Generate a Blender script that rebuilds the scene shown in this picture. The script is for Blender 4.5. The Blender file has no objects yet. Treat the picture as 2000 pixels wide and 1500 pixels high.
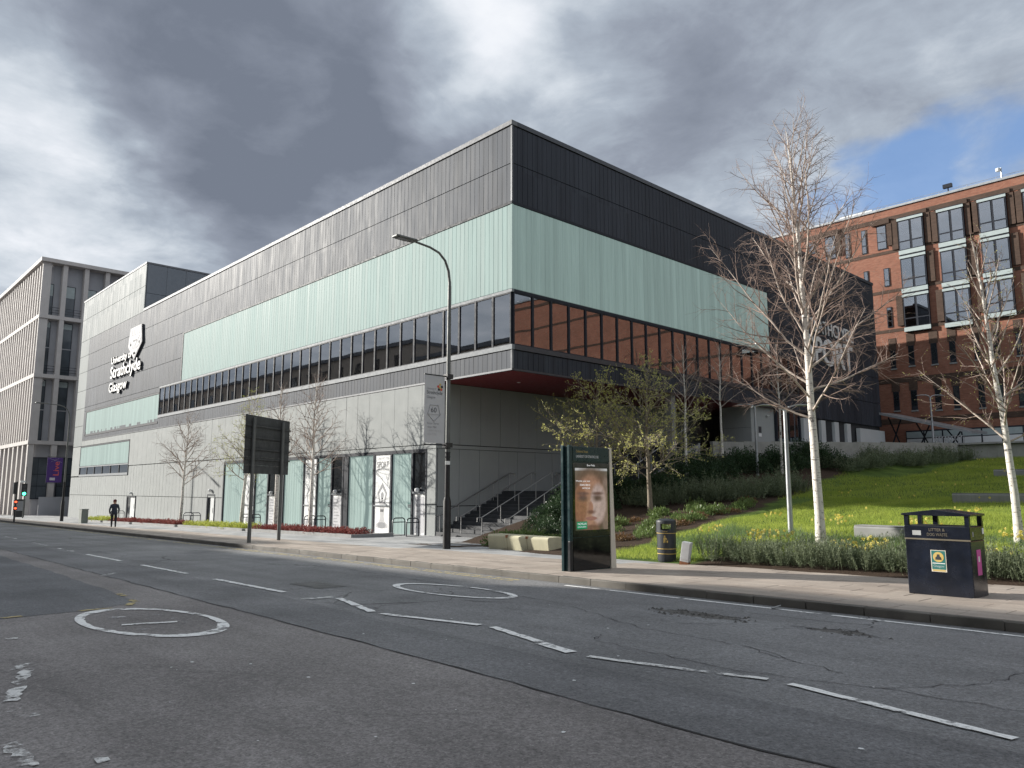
import bpy, math, random
import numpy as np
from mathutils import Vector, Matrix

random.seed(7)
SC = bpy.context.scene
COL = SC.collection
R = math.radians

# ------------------------------------------------------------------ camera
FPX = 1480.0
PITCH, HEAD = R(7.88), R(46.8)
EYE = np.array([0.0, 0.0, 1.6])
cam_d = bpy.data.cameras.new('camera')
cam_d.sensor_width = 36.0
cam_d.lens = FPX / 2000.0 * 36.0
cam_d.clip_end = 6000.0
cam_d.clip_start = 0.05
cam = bpy.data.objects.new('camera', cam_d)
COL.objects.link(cam)
cam.location = EYE
cam.rotation_euler = (R(90) + PITCH, 0, HEAD)
SC.camera = cam

# ------------------------------------------------------------------ light
EXPO = 0.9
SUN_D = Vector((1.0, 0.50, -0.40)).normalized()
SUN_EL = math.asin(-SUN_D.z)
SUN_AZ = math.atan2(-SUN_D.x, -SUN_D.y)          # clockwise from +Y
sun_d = bpy.data.lights.new('sun', 'SUN')
sun_d.energy = 4.4
sun_d.angle = R(0.53)
sun_d.color = (1.0, 0.955, 0.88)
sun = bpy.data.objects.new('sun', sun_d)
COL.objects.link(sun)
sun.rotation_euler = SUN_D.to_track_quat('-Z', 'Y').to_euler()
sun.location = (-60, -40, 60)
SC.view_settings.view_transform = 'Standard'
SC.view_settings.look = 'None'
SC.view_settings.exposure = EXPO
SC.view_settings.gamma = 1.0
SC.view_settings.use_curve_mapping = False


# ------------------------------------------------------------------ node helper
class NT:
    def __init__(s, tree):
        s.t = tree
        s.n = tree.nodes
        s.l = tree.links

    def new(s, typ, **kw):
        nd = s.n.new(typ)
        for k, v in kw.items():
            setattr(nd, k, v)
        return nd

    def link(s, a, b):
        s.l.new(a, b)

    def setin(s, nd, key, v):
        if v is None:
            return
        if isinstance(v, bpy.types.NodeSocket):
            s.l.new(v, nd.inputs[key])
        else:
            nd.inputs[key].default_value = v

    def math(s, op, a, b=None, c=None, clamp=False):
        nd = s.new('ShaderNodeMath', operation=op, use_clamp=clamp)
        s.setin(nd, 0, a)
        s.setin(nd, 1, b)
        s.setin(nd, 2, c)
        return nd.outputs[0]

    def vmath(s, op, a, b=None):
        nd = s.new('ShaderNodeVectorMath', operation=op)
        s.setin(nd, 0, a)
        if b is not None:
            s.setin(nd, 1, b)
        return nd.outputs['Value'] if op in ('DOT_PRODUCT', 'LENGTH') else nd.outputs[0]

    def pos(s):
        return s.new('ShaderNodeNewGeometry').outputs['Position']

    def scaled(s, vec, sc):
        nd = s.new('ShaderNodeMapping')
        s.setin(nd, 0, vec)
        nd.inputs['Scale'].default_value = sc
        return nd.outputs[0]

    def noise(s, vec, scale, detail=4, rough=.55, dist=0.0):
        nd = s.new('ShaderNodeTexNoise')
        s.setin(nd, 'Vector', vec)
        nd.inputs['Scale'].default_value = scale
        nd.inputs['Detail'].default_value = detail
        nd.inputs['Roughness'].default_value = rough
        nd.inputs['Distortion'].default_value = dist
        return nd.outputs[0]

    def voro(s, vec, scale, feature='F1', out='Distance', rnd=1.0):
        nd = s.new('ShaderNodeTexVoronoi', feature=feature)
        s.setin(nd, 'Vector', vec)
        nd.inputs['Scale'].default_value = scale
        nd.inputs['Randomness'].default_value = rnd
        return nd.outputs[out]

    def step(s, v, lo, hi, a=0.0, b=1.0):
        nd = s.new('ShaderNodeMapRange', interpolation_type='SMOOTHSTEP')
        s.setin(nd, 0, v)
        nd.inputs[1].default_value = lo
        nd.inputs[2].default_value = hi
        nd.inputs[3].default_value = a
        nd.inputs[4].default_value = b
        return nd.outputs[0]

    def lin(s, v, lo, hi, a=0.0, b=1.0):
        nd = s.new('ShaderNodeMapRange')
        s.setin(nd, 0, v)
        nd.inputs[1].default_value = lo
        nd.inputs[2].default_value = hi
        nd.inputs[3].default_value = a
        nd.inputs[4].default_value = b
        return nd.outputs[0]

    def mix(s, f, a, b, typ='MIX'):
        nd = s.new('ShaderNodeMix', data_type='RGBA', blend_type=typ)
        s.setin(nd, 0, f)
        for i, v in ((6, a), (7, b)):
            if isinstance(v, bpy.types.NodeSocket):
                s.l.new(v, nd.inputs[i])
            else:
                nd.inputs[i].default_value = (*v, 1.0) if len(v) == 3 else v
        return nd.outputs[2]

    def mulc(s, col, fac):
        return s.mix(1.0, col, s.rgb(fac), 'MULTIPLY')

    def rgb(s, v):
        nd = s.new('ShaderNodeCombineColor')
        for i in range(3):
            s.setin(nd, i, v)
        return nd.outputs[0]

    def bump(s, h, strength, dist=.01, normal=None):
        nd = s.new('ShaderNodeBump')
        nd.inputs['Strength'].default_value = strength
        nd.inputs['Distance'].default_value = dist
        s.setin(nd, 'Height', h)
        s.setin(nd, 'Normal', normal)
        return nd.outputs[0]

    def sep(s, v):
        nd = s.new('ShaderNodeSeparateXYZ')
        s.setin(nd, 0, v)
        return nd.outputs

    def comb(s, x, y, z):
        nd = s.new('ShaderNodeCombineXYZ')
        for i, v in enumerate((x, y, z)):
            s.setin(nd, i, v)
        return nd.outputs[0]

    def white(s, v):
        nd = s.new('ShaderNodeTexWhiteNoise', noise_dimensions='3D')
        s.setin(nd, 0, v)
        return nd.outputs[0]

    def ramp(s, v, stops):
        nd = s.new('ShaderNodeValToRGB')
        s.setin(nd, 0, v)
        e = nd.color_ramp.elements
        while len(e) < len(stops):
            e.new(.5)
        for q, (p, c) in zip(e, stops):
            q.position = p
            q.color = (*c, 1)
        return nd.outputs[0]


def new_noise_col(s, vec, scale):
    nd = s.new('ShaderNodeTexNoise')
    s.setin(nd, 'Vector', vec)
    nd.inputs['Scale'].default_value = scale
    nd.inputs['Detail'].default_value = 4
    return nd.outputs['Color']


NT.new_noise_col = new_noise_col


# ------------------------------------------------------------------ projection helpers: a pixel gives a direction
KX, KY = .0128, -.018            # the street falls gently to the left and towards the building
_f = np.array([-math.sin(HEAD) * math.cos(PITCH), math.cos(HEAD) * math.cos(PITCH), math.sin(PITCH)])
_r = np.array([math.cos(HEAD), math.sin(HEAD), 0.0])
_u = np.cross(_r, _f)


def ray(x, y):
    d = _f * FPX + _r * (x - 1000) + _u * (750 - y)
    return d / np.linalg.norm(d)


def road_z(x, y):
    return KX * x + KY * y


KERB_H = .13


def pave_z(x, y):
    return road_z(x, y) + KERB_H


def gnd(x, y, dz=0.0):
    d = ray(x, y)
    t = (dz - 1.6) / (d[2] - KX * d[0] - KY * d[1])
    return EYE + t * d


def onY(x, y, Y):
    d = ray(x, y)
    return EYE + d * (Y / d[1])


def onX(x, y, X):
    d = ray(x, y)
    return EYE + d * (X / d[0])


def clamp(v, a, b):
    return max(a, min(b, v))


def terr_edge(X):
    return clamp(38.5 + (X + 24) * 2.9, 38.5, 58.5)


def terrace_z(X, Y):
    return 4.15 + .022 * max(0, Y - 38)


def bank_z(X, Y):
    y0 = 17.1 + 2.9 * clamp((-17.5 - X) / 3.0, 0, 1)
    yt = terr_edge(X)
    z0 = pave_z(X, y0)
    if Y <= y0:
        return pave_z(X, Y)
    t = clamp((Y - y0) / (yt - y0), 0, 1)
    zt = terrace_z(X, yt) - .95 + .35 * clamp((-17.5 - X) / 6.0, 0, 1)
    bulge = .28 * math.sin(math.pi * t) * clamp((X + 22) / 8, 0, 1)
    return z0 + (zt - z0) * t - bulge * .4 + .05 * math.sin(X * .9) * math.sin(Y * .7) * min(1, 4 * t)


def hill_z(X, Y):
    return bank_z(X, Y) if Y < terr_edge(X) else terrace_z(X, Y)


def hit(x, y):
    d = ray(x, y)
    t = 8.0
    while t < 130:
        p = EYE + d * t
        if p[2] < hill_z(p[0], p[1]):
            return p
        t += .03
    return EYE + d * 60


# ------------------------------------------------------------------ sky: Nishita sky behind broken cloud
wd = bpy.data.worlds.new('World')
SC.world = wd
wd.use_nodes = True
w = NT(wd.node_tree)
for nd in list(w.n):
    w.n.remove(nd)
SKY_S = 0.1
sky = w.new('ShaderNodeTexSky', sky_type='NISHITA')
sky.sun_disc = False
sky.sun_elevation = SUN_EL
sky.sun_rotation = SUN_AZ
dirv = w.new('ShaderNodeTexCoord').outputs['Generated']
dx, dy, dz_ = w.sep(dirv)
den = w.math('MAXIMUM', w.math('ADD', dz_, .16), .05)
cp = w.comb(w.math('DIVIDE', dx, den), w.math('DIVIDE', dy, den), 0.0)
n1 = w.noise(cp, .95, 8, .5, .5)
n2 = w.noise(w.vmath('ADD', cp, (7.3, 2.1, 0)), 3.3, 10, .60, .35)
n3 = w.noise(w.vmath('ADD', cp, (1.7, 9.4, 0)), 9.0, 8, .62, .3)
warp = w.vmath('SUBTRACT', w.new_noise_col(cp, 2.1), (.5, .5, .5))
dirw = w.vmath('NORMALIZE', w.vmath('ADD', dirv, w.vmath('MULTIPLY', warp, (.30, .30, .22))))


def blob(px, py, rad, inner=.0):
    c = ray(px, py)
    return w.step(w.vmath('DOT_PRODUCT', dirw, tuple(c)), math.cos(R(rad)), math.cos(R(rad * inner)))


thick = w.math('ADD', w.math('MULTIPLY', w.math('SUBTRACT', n1, .5), .95), .245)
thick = w.math('ADD', thick, w.math('MULTIPLY', w.math('SUBTRACT', n2, .5), .75))
thick = w.math('ADD', thick, w.math('MULTIPLY', w.math('SUBTRACT', n3, .5), .34))
for px, py, rd, wt in ((200, 120, 20, .34), (640, 300, 15, .40), (560, 60, 13, .30), (1250, 330, 14, .20),
                       (1600, 60, 22, .36), (40, 560, 12, .20), (900, 300, 10, .16), (400, 300, 10, .14),
                       (40, 330, 12, -.44), (890, 90, 8, -.34), (480, 195, 7, -.36), (240, 470, 12, -.26),
                       (650, 5, 6, -.2), (1130, 120, 10, -.16), (1400, 430, 10, -.08), (1800, 330, 14, -.12)):
    thick = w.math('ADD', thick, w.math('MULTIPLY', blob(px, py, rd), wt))
thick = w.lin(thick, -.35, 1.0)
cloud = w.ramp(thick, [(0.0, (.92, .93, .95)), (.26, (.76, .79, .84)), (.42, (.57, .62, .68)), (.56, (.385, .435, .505)),
                       (.72, (.262, .294, .358)), (.97, (.165, .190, .242))])
blue = w.math('ADD', w.math('MULTIPLY', blob(1930, 350, 6.5), 1.1), w.math('MULTIPLY', blob(1740, 410, 5.5), 1.2))
blue = w.math('ADD', blue, w.math('MULTIPLY', blob(1970, 250, 6), .4))
blue = w.math('ADD', blue, w.math('MULTIPLY', w.math('SUBTRACT', n2, .5), 2.4))
blue = w.step(blue, .55, 1.7, 0, .85)
bluesky = w.mix(.55, w.mulc(sky.outputs[0], 1.0), (.9, 1.9, 4.2), 'MIX')
GAIN = 1.12 / (SKY_S * 2 ** EXPO)
cl = w.mix(1.0, cloud, (GAIN, GAIN, GAIN), 'MULTIPLY')
cl.node.clamp_result = False
final = w.mix(blue, cl, bluesky)
bg = w.new('ShaderNodeBackground')
bg.inputs[1].default_value = SKY_S
w.link(final, bg.inputs[0])
wo = w.new('ShaderNodeOutputWorld')
w.link(bg.outputs[0], wo.inputs[0])


# ------------------------------------------------------------------ materials
def newmat(name):
    m = bpy.data.materials.new(name)
    m.use_nodes = True
    t = NT(m.node_tree)
    for nd in list(t.n):
        t.n.remove(nd)
    out = t.new('ShaderNodeOutputMaterial')
    return m, t, out


def princ(t, out, col, rough=.6, metal=0.0, spec=.5, normal=None):
    b = t.new('ShaderNodeBsdfPrincipled')
    for k, v in (('Base Color', col), ('Roughness', rough), ('Metallic', metal), ('Specular IOR Level', spec), ('Normal', normal)):
        if isinstance(v, tuple) and len(v) == 3:
            v = (*v, 1)
        t.setin(b, k, v)
    if out is not None:
        t.link(b.outputs[0], out.inputs[0])
    return b


def plain(name, col, rough=.6, metal=0.0, spec=.5, var=.15, vs=3.0, bump=0.0, bs=40.0, streak=0.0, dirt=0.0):
    m, t, out = newmat(name)
    p = t.pos()
    f = t.lin(t.noise(p, vs, 5), .25, .75, 1 - var, 1 + var)
    c = t.mulc(t.rgb(1.0), f)
    c = t.mix(1.0, (*col, 1), c, 'MULTIPLY')
    if streak:
        st = t.noise(t.scaled(p, (6, 6, .35)), 2.0, 5, .6)
        c = t.mix(t.step(st, .5, .8, 0, streak), c, tuple(q * .55 for q in col))
    if dirt:
        dn = t.noise(p, 1.1, 8, .65)
        c = t.mix(t.step(dn, .5, .75, 0, dirt), c, tuple(q * .5 for q in col))
    nrm = t.bump(t.noise(p, bs, 4, .6), bump, .01) if bump else None
    r = t.lin(t.noise(p, vs * 2.3, 4), .3, .7, max(0.02, rough - .08), min(1, rough + .08))
    princ(t, out, c, r, metal, spec, nrm)
    return m


def leafmat(name, c1, c2, scale=2.0, trans=.35, rough=.55):
    m, t, out = newmat(name)
    p = t.pos()
    n = t.math('ADD', t.math('MULTIPLY', t.noise(p, scale, 3), .5), t.math('MULTIPLY', t.noise(p, scale * 22, 2), .5))
    c = t.mix(t.step(n, .36, .64), c1, c2)
    b = princ(t, None, c, rough, 0, .25)
    tr = t.new('ShaderNodeBsdfTranslucent')
    t.link(c, tr.inputs[0])
    mx = t.new('ShaderNodeMixShader')
    mx.inputs[0].default_value = trans
    t.link(b.outputs[0], mx.inputs[1])
    t.link(tr.outputs[0], mx.inputs[2])
    t.link(mx.outputs[0], out.inputs[0])
    return m


def zinc(name, col, width, metal=.55, r0=.30, r1=.5, var=.3):
    """standing panels: each panel its own tone, picked by its place along the wall"""
    m, t, out = newmat(name)
    p = t.pos()
    x, y, z = t.sep(p)
    cell = t.comb(t.math('FLOOR', t.math('DIVIDE', t.math('ADD', x, y), width)), t.math('FLOOR', t.math('DIVIDE', z, 2.05)), 0.0)
    wn = t.white(cell)
    f = t.lin(wn, 0, 1, 1 - var, 1 + var)
    n = t.noise(t.scaled(p, (2.5, 2.5, .4)), 1.4, 5)
    f = t.math('MULTIPLY', f, t.lin(n, .25, .75, .90, 1.10))
    f = t.math('MULTIPLY', f, t.lin(t.noise(p, .12, 3), .3, .7, .88, 1.12))
    c = t.mix(1.0, (*col, 1), t.rgb(f), 'MULTIPLY')
    rr = t.math('ADD', t.lin(wn, 0, 1, r0, r1), t.lin(n, .3, .7, -.05, .05))
    nb = t.bump(t.noise(t.scaled(p, (1.4, 1.4, .6)), 1.6, 2), .03, .05)
    princ(t, out, c, rr, metal, .07, nb)
    return m


def asphalt(name, col, speck=.5, spscale=70.0, cracks=0.0, tint=None):
    m, t, out = newmat(name)
    p = t.pos()
    big = t.noise(p, .35, 5, .6)
    streaks = t.noise(t.scaled(p, (.12, 1.4, 1)), 1.2, 4)
    fine = t.noise(p, 38, 4, .8)
    f = t.math('MULTIPLY', t.lin(big, .25, .75, .70, 1.28), t.lin(streaks, .25, .75, .80, 1.18))
    f = t.math('MULTIPLY', f, t.lin(fine, .3, .7, .45, 1.55))
    f = t.math('MULTIPLY', f, t.lin(t.noise(p, 17, 2, .6), .3, .7, .80, 1.2))
    c = t.mix(1.0, (*col, 1), t.rgb(f), 'MULTIPLY')
    if tint:
        c = t.mix(t.step(t.noise(p, .8, 4), .4, .7, 0, .6), c, tint)
    vcol = t.new('ShaderNodeTexVoronoi')
    t.setin(vcol, 'Vector', p)
    vcol.inputs['Scale'].default_value = spscale
    dot = t.step(vcol.outputs['Distance'], .28, .16)
    pick = t.step(t.sep(vcol.outputs['Color'])[0], 1 - .5 * speck, 1 - .5 * speck + .04)
    pickd = t.math('MULTIPLY', t.step(t.sep(vcol.outputs['Color'])[1], .72, .76), t.step(vcol.outputs['Distance'], .4, .2, 0, .75))
    c = t.mix(pickd, c, tuple(q * .35 for q in col))
    lightn = t.math('MULTIPLY', t.math('MULTIPLY', dot, pick), speck)
    c = t.mix(lightn, c, tuple(min(1, q * 2.1 + .04) for q in col))
    h = t.math('ADD', t.math('MULTIPLY', fine, .6), t.math('MULTIPLY', vcol.outputs['Distance'], .6))
    if cracks:
        wp = t.vmath('ADD', p, t.vmath('MULTIPLY', t.vmath('SUBTRACT', t.new_noise_col(p, 1.1), (.5, .5, .5)), (.9, .9, 0)))
        e1 = t.voro(wp, .55, 'DISTANCE_TO_EDGE')
        e2 = t.voro(wp, 3.6, 'DISTANCE_TO_EDGE')
        mk1 = t.step(t.noise(p, .22, 4), .5, .62)
        mk2 = t.step(t.noise(t.vmath('ADD', p, (9, 4, 0)), .33, 4), .60, .70)
        cr = t.math('MAXIMUM', t.math('MULTIPLY', t.step(e1, .014, .004), mk1), t.math('MULTIPLY', t.step(e2, .045, .012), mk2))
        cr = t.math('MULTIPLY', cr, cracks)
        c = t.mix(cr, c, tuple(q * .25 for q in col))
        h = t.math('SUBTRACT', h, t.math('MULTIPLY', cr, 1.5))
    nb = t.bump(h, .55, .006)
    princ(t, out, c, t.lin(big, .3, .7, .78, .62), 0, .35, nb)
    return m




def worn_paint(name, col, wear=.5, scale=9.0):
    m, t, out = newmat(name)
    p = t.pos()
    n = t.math('ADD', t.math('MULTIPLY', t.noise(p, scale, 6, .7), .6), t.math('MULTIPLY', t.noise(p, 1.6, 3), .4))
    k = t.step(n, wear - .05, wear + .07)
    c = t.mix(t.step(t.noise(p, 30, 3), .45, .7, 0, .5), (*col, 1), tuple(q * .6 for q in col))
    b = princ(t, None, c, .75, 0, .3, t.bump(t.noise(p, 60, 3), .3, .004))
    tr = t.new('ShaderNodeBsdfTransparent')
    mx = t.new('ShaderNodeMixShader')
    t.link(k, mx.inputs[0])
    t.link(tr.outputs[0], mx.inputs[1])
    t.link(b.outputs[0], mx.inputs[2])
    t.link(mx.outputs[0], out.inputs[0])
    return m


def window_glass(name, refl=.30, tint=(.50, .56, .60), bumpy=.06):
    m, t, out = newmat(name)
    p = t.pos()
    lw = t.new('ShaderNodeLayerWeight')
    lw.inputs[0].default_value = .35
    fac = t.math('ADD', t.math('MULTIPLY', lw.outputs['Fresnel'], .75), refl, clamp=True)
    g = t.new('ShaderNodeBsdfGlossy')
    g.inputs['Color'].default_value = (.82, .85, .90, 1)
    g.inputs['Roughness'].default_value = .015
    t.link(t.bump(t.noise(p, .55, 1), bumpy, .05), g.inputs['Normal'])
    tr = t.new('ShaderNodeBsdfTransparent')
    tr.inputs[0].default_value = (*tint, 1)
    mx = t.new('ShaderNodeMixShader')
    t.link(fac, mx.inputs[0])
    t.link(tr.outputs[0], mx.inputs[1])
    t.link(g.outputs[0], mx.inputs[2])
    t.link(mx.outputs[0], out.inputs[0])
    return m


def plank_glass(name):
    m, t, out = newmat(name)
    p = t.pos()
    x, y, z = t.sep(p)
    cell = t.comb(t.math('FLOOR', t.math('DIVIDE', t.math('ADD', x, y), .31)), 0.0, 0.0)
    wn = t.white(cell)
    n = t.noise(t.scaled(p, (3, 3, .15)), 2.2, 4)
    rib = t.math('SINE', t.math('MULTIPLY', t.math('ADD', x, y), 2 * math.pi / .052))
    f = t.math('MULTIPLY', t.lin(wn, 0, 1, .90, 1.08), t.lin(n, .3, .7, .92, 1.07))
    c = t.mix(1.0, (.215, .275, .262, 1), t.rgb(f), 'MULTIPLY')
    nb = t.bump(rib, .10, .004, t.bump(t.noise(t.scaled(p, (4, 4, .6)), 1.5, 2), .15, .02))
    b = princ(t, out, c, t.lin(wn, 0, 1, .5, .62), 0, .05, nb)
    # added glow, no halls are built behind; it brightens the shaded face
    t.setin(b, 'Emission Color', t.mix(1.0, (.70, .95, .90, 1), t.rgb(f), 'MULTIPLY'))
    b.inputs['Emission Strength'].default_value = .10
    return m


def emit(name, col, s):
    m, t, out = newmat(name)
    e = t.new('ShaderNodeEmission')
    e.inputs[0].default_value = (*col, 1)
    e.inputs[1].default_value = s
    t.link(e.outputs[0], out.inputs[0])
    return m


def brick_mat(name, c1, c2, mortar, sx=.225, sz=.075):
    m, t, out = newmat(name)
    p = t.pos()
    x, y, z = t.sep(p)
    v = t.comb(t.math('ADD', x, y), z, 0.0)
    bt = t.new('ShaderNodeTexBrick')
    t.setin(bt, 'Vector', v)
    bt.inputs['Color1'].default_value = (*c1, 1)
    bt.inputs['Color2'].default_value = (*c2, 1)
    bt.inputs['Mortar'].default_value = (*mortar, 1)
    bt.inputs['Scale'].default_value = 1.0
    bt.inputs['Mortar Size'].default_value = .008
    bt.inputs['Brick Width'].default_value = sx
    bt.inputs['Row Height'].default_value = sz
    f = t.math('MULTIPLY', t.lin(t.noise(p, .5, 6, .65), .25, .75, .80, 1.2), t.lin(t.noise(t.scaled(p, (1, 1, 5)), 1.5, 4), .3, .7, .87, 1.13))
    c = t.mix(1.0, bt.outputs[0], t.rgb(f), 'MULTIPLY')
    princ(t, out, c, .85, 0, .25, t.bump(bt.outputs['Fac'], -.3, .01))
    return m


def birch_mat(name):
    m, t, out = newmat(name)
    p = t.pos()
    n = t.noise(t.scaled(p, (5, 5, 26)), 1.0, 4, .6)
    band = t.step(n, .56, .66)
    blot = t.step(t.noise(t.scaled(p, (5, 5, 3.2)), 1.0, 5, .6), .60, .68)
    low = t.step(t.sep(p)[2], 1.6, -.3, 0, .5)
    k = t.math('MAXIMUM', t.math('MULTIPLY', band, .8), blot, clamp=True)
    k = t.math('MAXIMUM', k, t.math('MULTIPLY', low, t.step(t.noise(p, 9, 4), .42, .6)), clamp=True)
    c = t.mix(t.noise(p, 7, 3), (.62, .57, .50), (.80, .77, .72))
    c = t.mix(k, c, (.06, .05, .045))
    princ(t, out, c, .75, 0, .25, t.bump(n, .3, .01))
    return m


def bank_mat(name):
    m, t, out = newmat(name)
    p = t.pos()
    x, y, z = t.sep(p)
    wob = t.math('MULTIPLY', t.math('SUBTRACT', t.noise(p, .45, 4), .5), 2.6)
    edge = t.math('ADD', t.math('ADD', x, 15.0), t.math('ADD', t.math('MULTIPLY', t.math('SUBTRACT', y, 20), .17), wob))
    soil1 = t.step(edge, .25, -.25)
    wob2 = t.math('MULTIPLY', t.math('SUBTRACT', t.noise(p, 1.2, 3), .5), .7)
    soil2 = t.step(t.math('ADD', y, wob2), 18.65, 18.45)
    soil2 = t.math('MULTIPLY', soil2, t.step(x, -11.6, -11.2))
    soil = t.math('MAXIMUM', soil1, soil2)
    gn = t.math('ADD', t.math('MULTIPLY', t.noise(p, 1.3, 5), .6), t.math('MULTIPLY', t.noise(p, 30, 3), .4))
    g = t.mix(t.step(gn, .38, .62), (.05, .085, .018), (.10, .15, .03))
    so = t.mix(t.noise(p, 14, 5, .7), (.028, .019, .013), (.085, .058, .042))
    c = t.mix(soil, g, so)
    princ(t, out, c, .95, 0, .15, t.bump(t.noise(p, 22, 5, .7), .8, .04))
    return m


def slab_mat(name, c1, c2, sx, sy, shear, joint=0.0):
    m, t, out = newmat(name)
    p = t.pos()
    x, y, z = t.sep(p)
    yy = t.math('ADD', y, t.math('MULTIPLY', x, shear))
    cell = t.comb(t.math('FLOOR', t.math('DIVIDE', x, sx)), t.math('FLOOR', t.math('DIVIDE', yy, sy)), 0.0)
    wn = t.white(cell)
    c = t.mix(wn, c1, c2)
    st = t.noise(p, .55, 6, .65)
    f = t.math('MULTIPLY', t.lin(st, .25, .75, .76, 1.2), t.lin(t.noise(p, 35, 4, .7), .3, .7, .85, 1.15))
    f = t.math('MULTIPLY', f, t.lin(t.noise(t.scaled(p, (.3, 1.6, 1)), 1.3, 4), .3, .7, .86, 1.12))
    c = t.mix(1.0, c, t.rgb(f), 'MULTIPLY')
    gum = t.voro(p, 2.6)
    c = t.mix(t.step(gum, .035, .022, 0, .6), c, (.05, .05, .05))
    princ(t, out, c, t.lin(st, .3, .7, .80, .58), 0, .4, t.bump(t.noise(p, 60, 4), .25, .005))
    return m


M = {}
M['asph_old'] = asphalt('asphalt_old', (.205, .190, .185), .55, 42, .25)
M['asph_new'] = asphalt('asphalt_dark', (.158, .158, .163), .18, 60, .3)
M['asph_far'] = asphalt('asphalt_far_lane', (.195, .195, .198), .16, 60, 1.0)
M['asph_patch'] = asphalt('asphalt_patch', (.128, .131, .138), .12, 80, 0)
M['asph_broken'] = asphalt('asphalt_broken', (.10, .096, .09), .5, 16, 1.0)
M['crack'] = plain('crack_filler', (.035, .034, .035), .9, bump=.5)
M['paint'] = worn_paint('road_paint', (.88, .88, .86), .42, 9)
M['paint_ring'] = worn_paint('roundel_paint', (.88, .88, .86), .44, 5)
M['paint_worn'] = worn_paint('road_paint_worn', (.76, .76, .74), .49, 7)
M['paint_faint'] = worn_paint('road_paint_faint', (.60, .60, .60), .56, 6)
M['paint_yellow'] = worn_paint('road_paint_yellow', (.52, .43, .22), .47, 6)
M['slab_buff'] = slab_mat('paving_buff', (.315, .265, .225), (.40, .345, .295), .9, .6, .0235)
M['slab_dark'] = slab_mat('paving_dark', (.165, .15, .14), (.225, .20, .185), .9, .6, .0235)
M['slab_grey'] = slab_mat('paving_grey', (.30, .305, .31), (.42, .42, .415), .9, .6, .0235)
M['mortar'] = plain('mortar_bed', (.07, .065, .06), .95, bump=.4)
M['kerb'] = plain('kerb_granite', (.125, .115, .10), .8, var=.35, vs=1.3, bump=.5, bs=60, dirt=.6)
M['ground'] = plain('ground_far', (.08, .08, .075), .95)
M['bank'] = bank_mat('bank_earth')
M['terrace'] = slab_mat('terrace_paving', (.20, .20, .20), (.26, .26, .255), .9, .6, 0)
M['concrete'] = plain('concrete', (.33, .325, .30), .85, var=.18, vs=1.5, bump=.25, bs=30, streak=.5, dirt=.3)
M['concrete_darker'] = plain('concrete_grey', (.27, .27, .265), .85, var=.15, vs=1.5, bump=.25, bs=30, streak=.5)  # slightly darker grey concrete
M['bench'] = plain('bench_concrete', (.50, .47, .33), .85, var=.2, vs=2.2, bump=.3, bs=30, streak=.45, dirt=.45)
M['zinc'] = zinc('zinc_panels', (.100, .108, .123), .33, .0, .55, .59, .12)
M['zinc_shaded'] = zinc('zinc_panels_shaded', (.052, .057, .070), .33, .2, .5, .62, .15)  # same zinc on the side wall, its shade put into the colour
M['zinc_tower'] = zinc('tower_panels', (.28, .30, .30), .8, .0, .6, .7, .06)
M['tower_side'] = plain('tower_side_panels', (.21, .23, .255), .6, .0, .2, var=.06)  # tower flank away from the sun, shade put into a darker, bluer tone
M['coping'] = plain('roof_coping', (.18, .185, .195), .6, .1, .2, var=.1)
M['coping_dark'] = plain('roof_coping_dark', (.055, .06, .07), .45, .3, var=.1)
M['panel'] = plain('fibre_cement_panels', (.325, .34, .336), .75, 0, .12, var=.05, vs=.8, streak=.14, bump=.04)
M['panel_lite'] = plain('return_panels', (.52, .54, .54), .6, var=.06, vs=.8)
M['joint'] = plain('dark_joint', (.03, .032, .035), .9)
M['frame'] = plain('window_frame_dark', (.028, .031, .040), .6, 0, .15, var=.1)
M['sill'] = plain('window_sill_grey', (.22, .235, .25), .6, 0, .2, var=.1)
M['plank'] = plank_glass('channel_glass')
M['glass'] = window_glass('window_glass')
M['glass_brick'] = window_glass('office_window_glass', .34, (.45, .5, .55), .09)
M['glass_mid'] = plain('grey_blue_glass', (.075, .09, .105), .15, 0, .6, var=.35, vs=.5)
M['glass_dark'] = plain('dark_glass', (.018, .022, .026), .06, 0, .8, var=.2, vs=.6)
M['soffit'] = plain('soffit_red', (.19, .022, .028), .55, var=.06)
M['room'] = plain('room_wall', (.22, .21, .20), .9)
M['room_dark'] = plain('room_dark', (.06, .06, .065), .9)
M['tube'] = emit('ceiling_tube', (1.0, .90, .72), 6.0)
M['white'] = plain('white_panel', (.72, .73, .73), .5, var=.05, vs=1.2)
M['letter'] = plain('white_lettering', (.78, .78, .77), .5, var=.03)
M['letter_side'] = plain('letter_dark', (.05, .052, .058), .5)
M['ink'] = plain('dark_print', (.045, .047, .055), .6, var=.1)
M['ink_grey'] = plain('grey_print', (.22, .225, .24), .6, var=.15)
M['ink_pale'] = plain('pale_print', (.42, .42, .43), .6, var=.1)
M['brick'] = brick_mat('red_brick', (.26, .096, .060), (.32, .137, .088), (.21, .155, .125))
M['brick_dark'] = brick_mat('brown_brick', (.075, .048, .036), (.10, .062, .046), (.07, .055, .045))
M['stone_fin'] = plain('pale_concrete_fins', (.52, .49, .47), .8, var=.1, vs=.8, streak=.3)
M['stone_back'] = plain('ribbed_grey_infill', (.38, .385, .41), .7, var=.1, vs=.6, streak=.2)
M['spandrel'] = plain('pale_spandrel', (.38, .44, .44), .5, var=.1)
M['steel'] = plain('stainless_rail', (.42, .42, .42), .35, .8, var=.1)
M['galv'] = plain('galvanised_steel', (.40, .415, .43), .45, .6, var=.15, streak=.3)
M['lamp_grey'] = plain('lamp_column_paint', (.13, .135, .13), .5, .3, var=.2, streak=.3)
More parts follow.
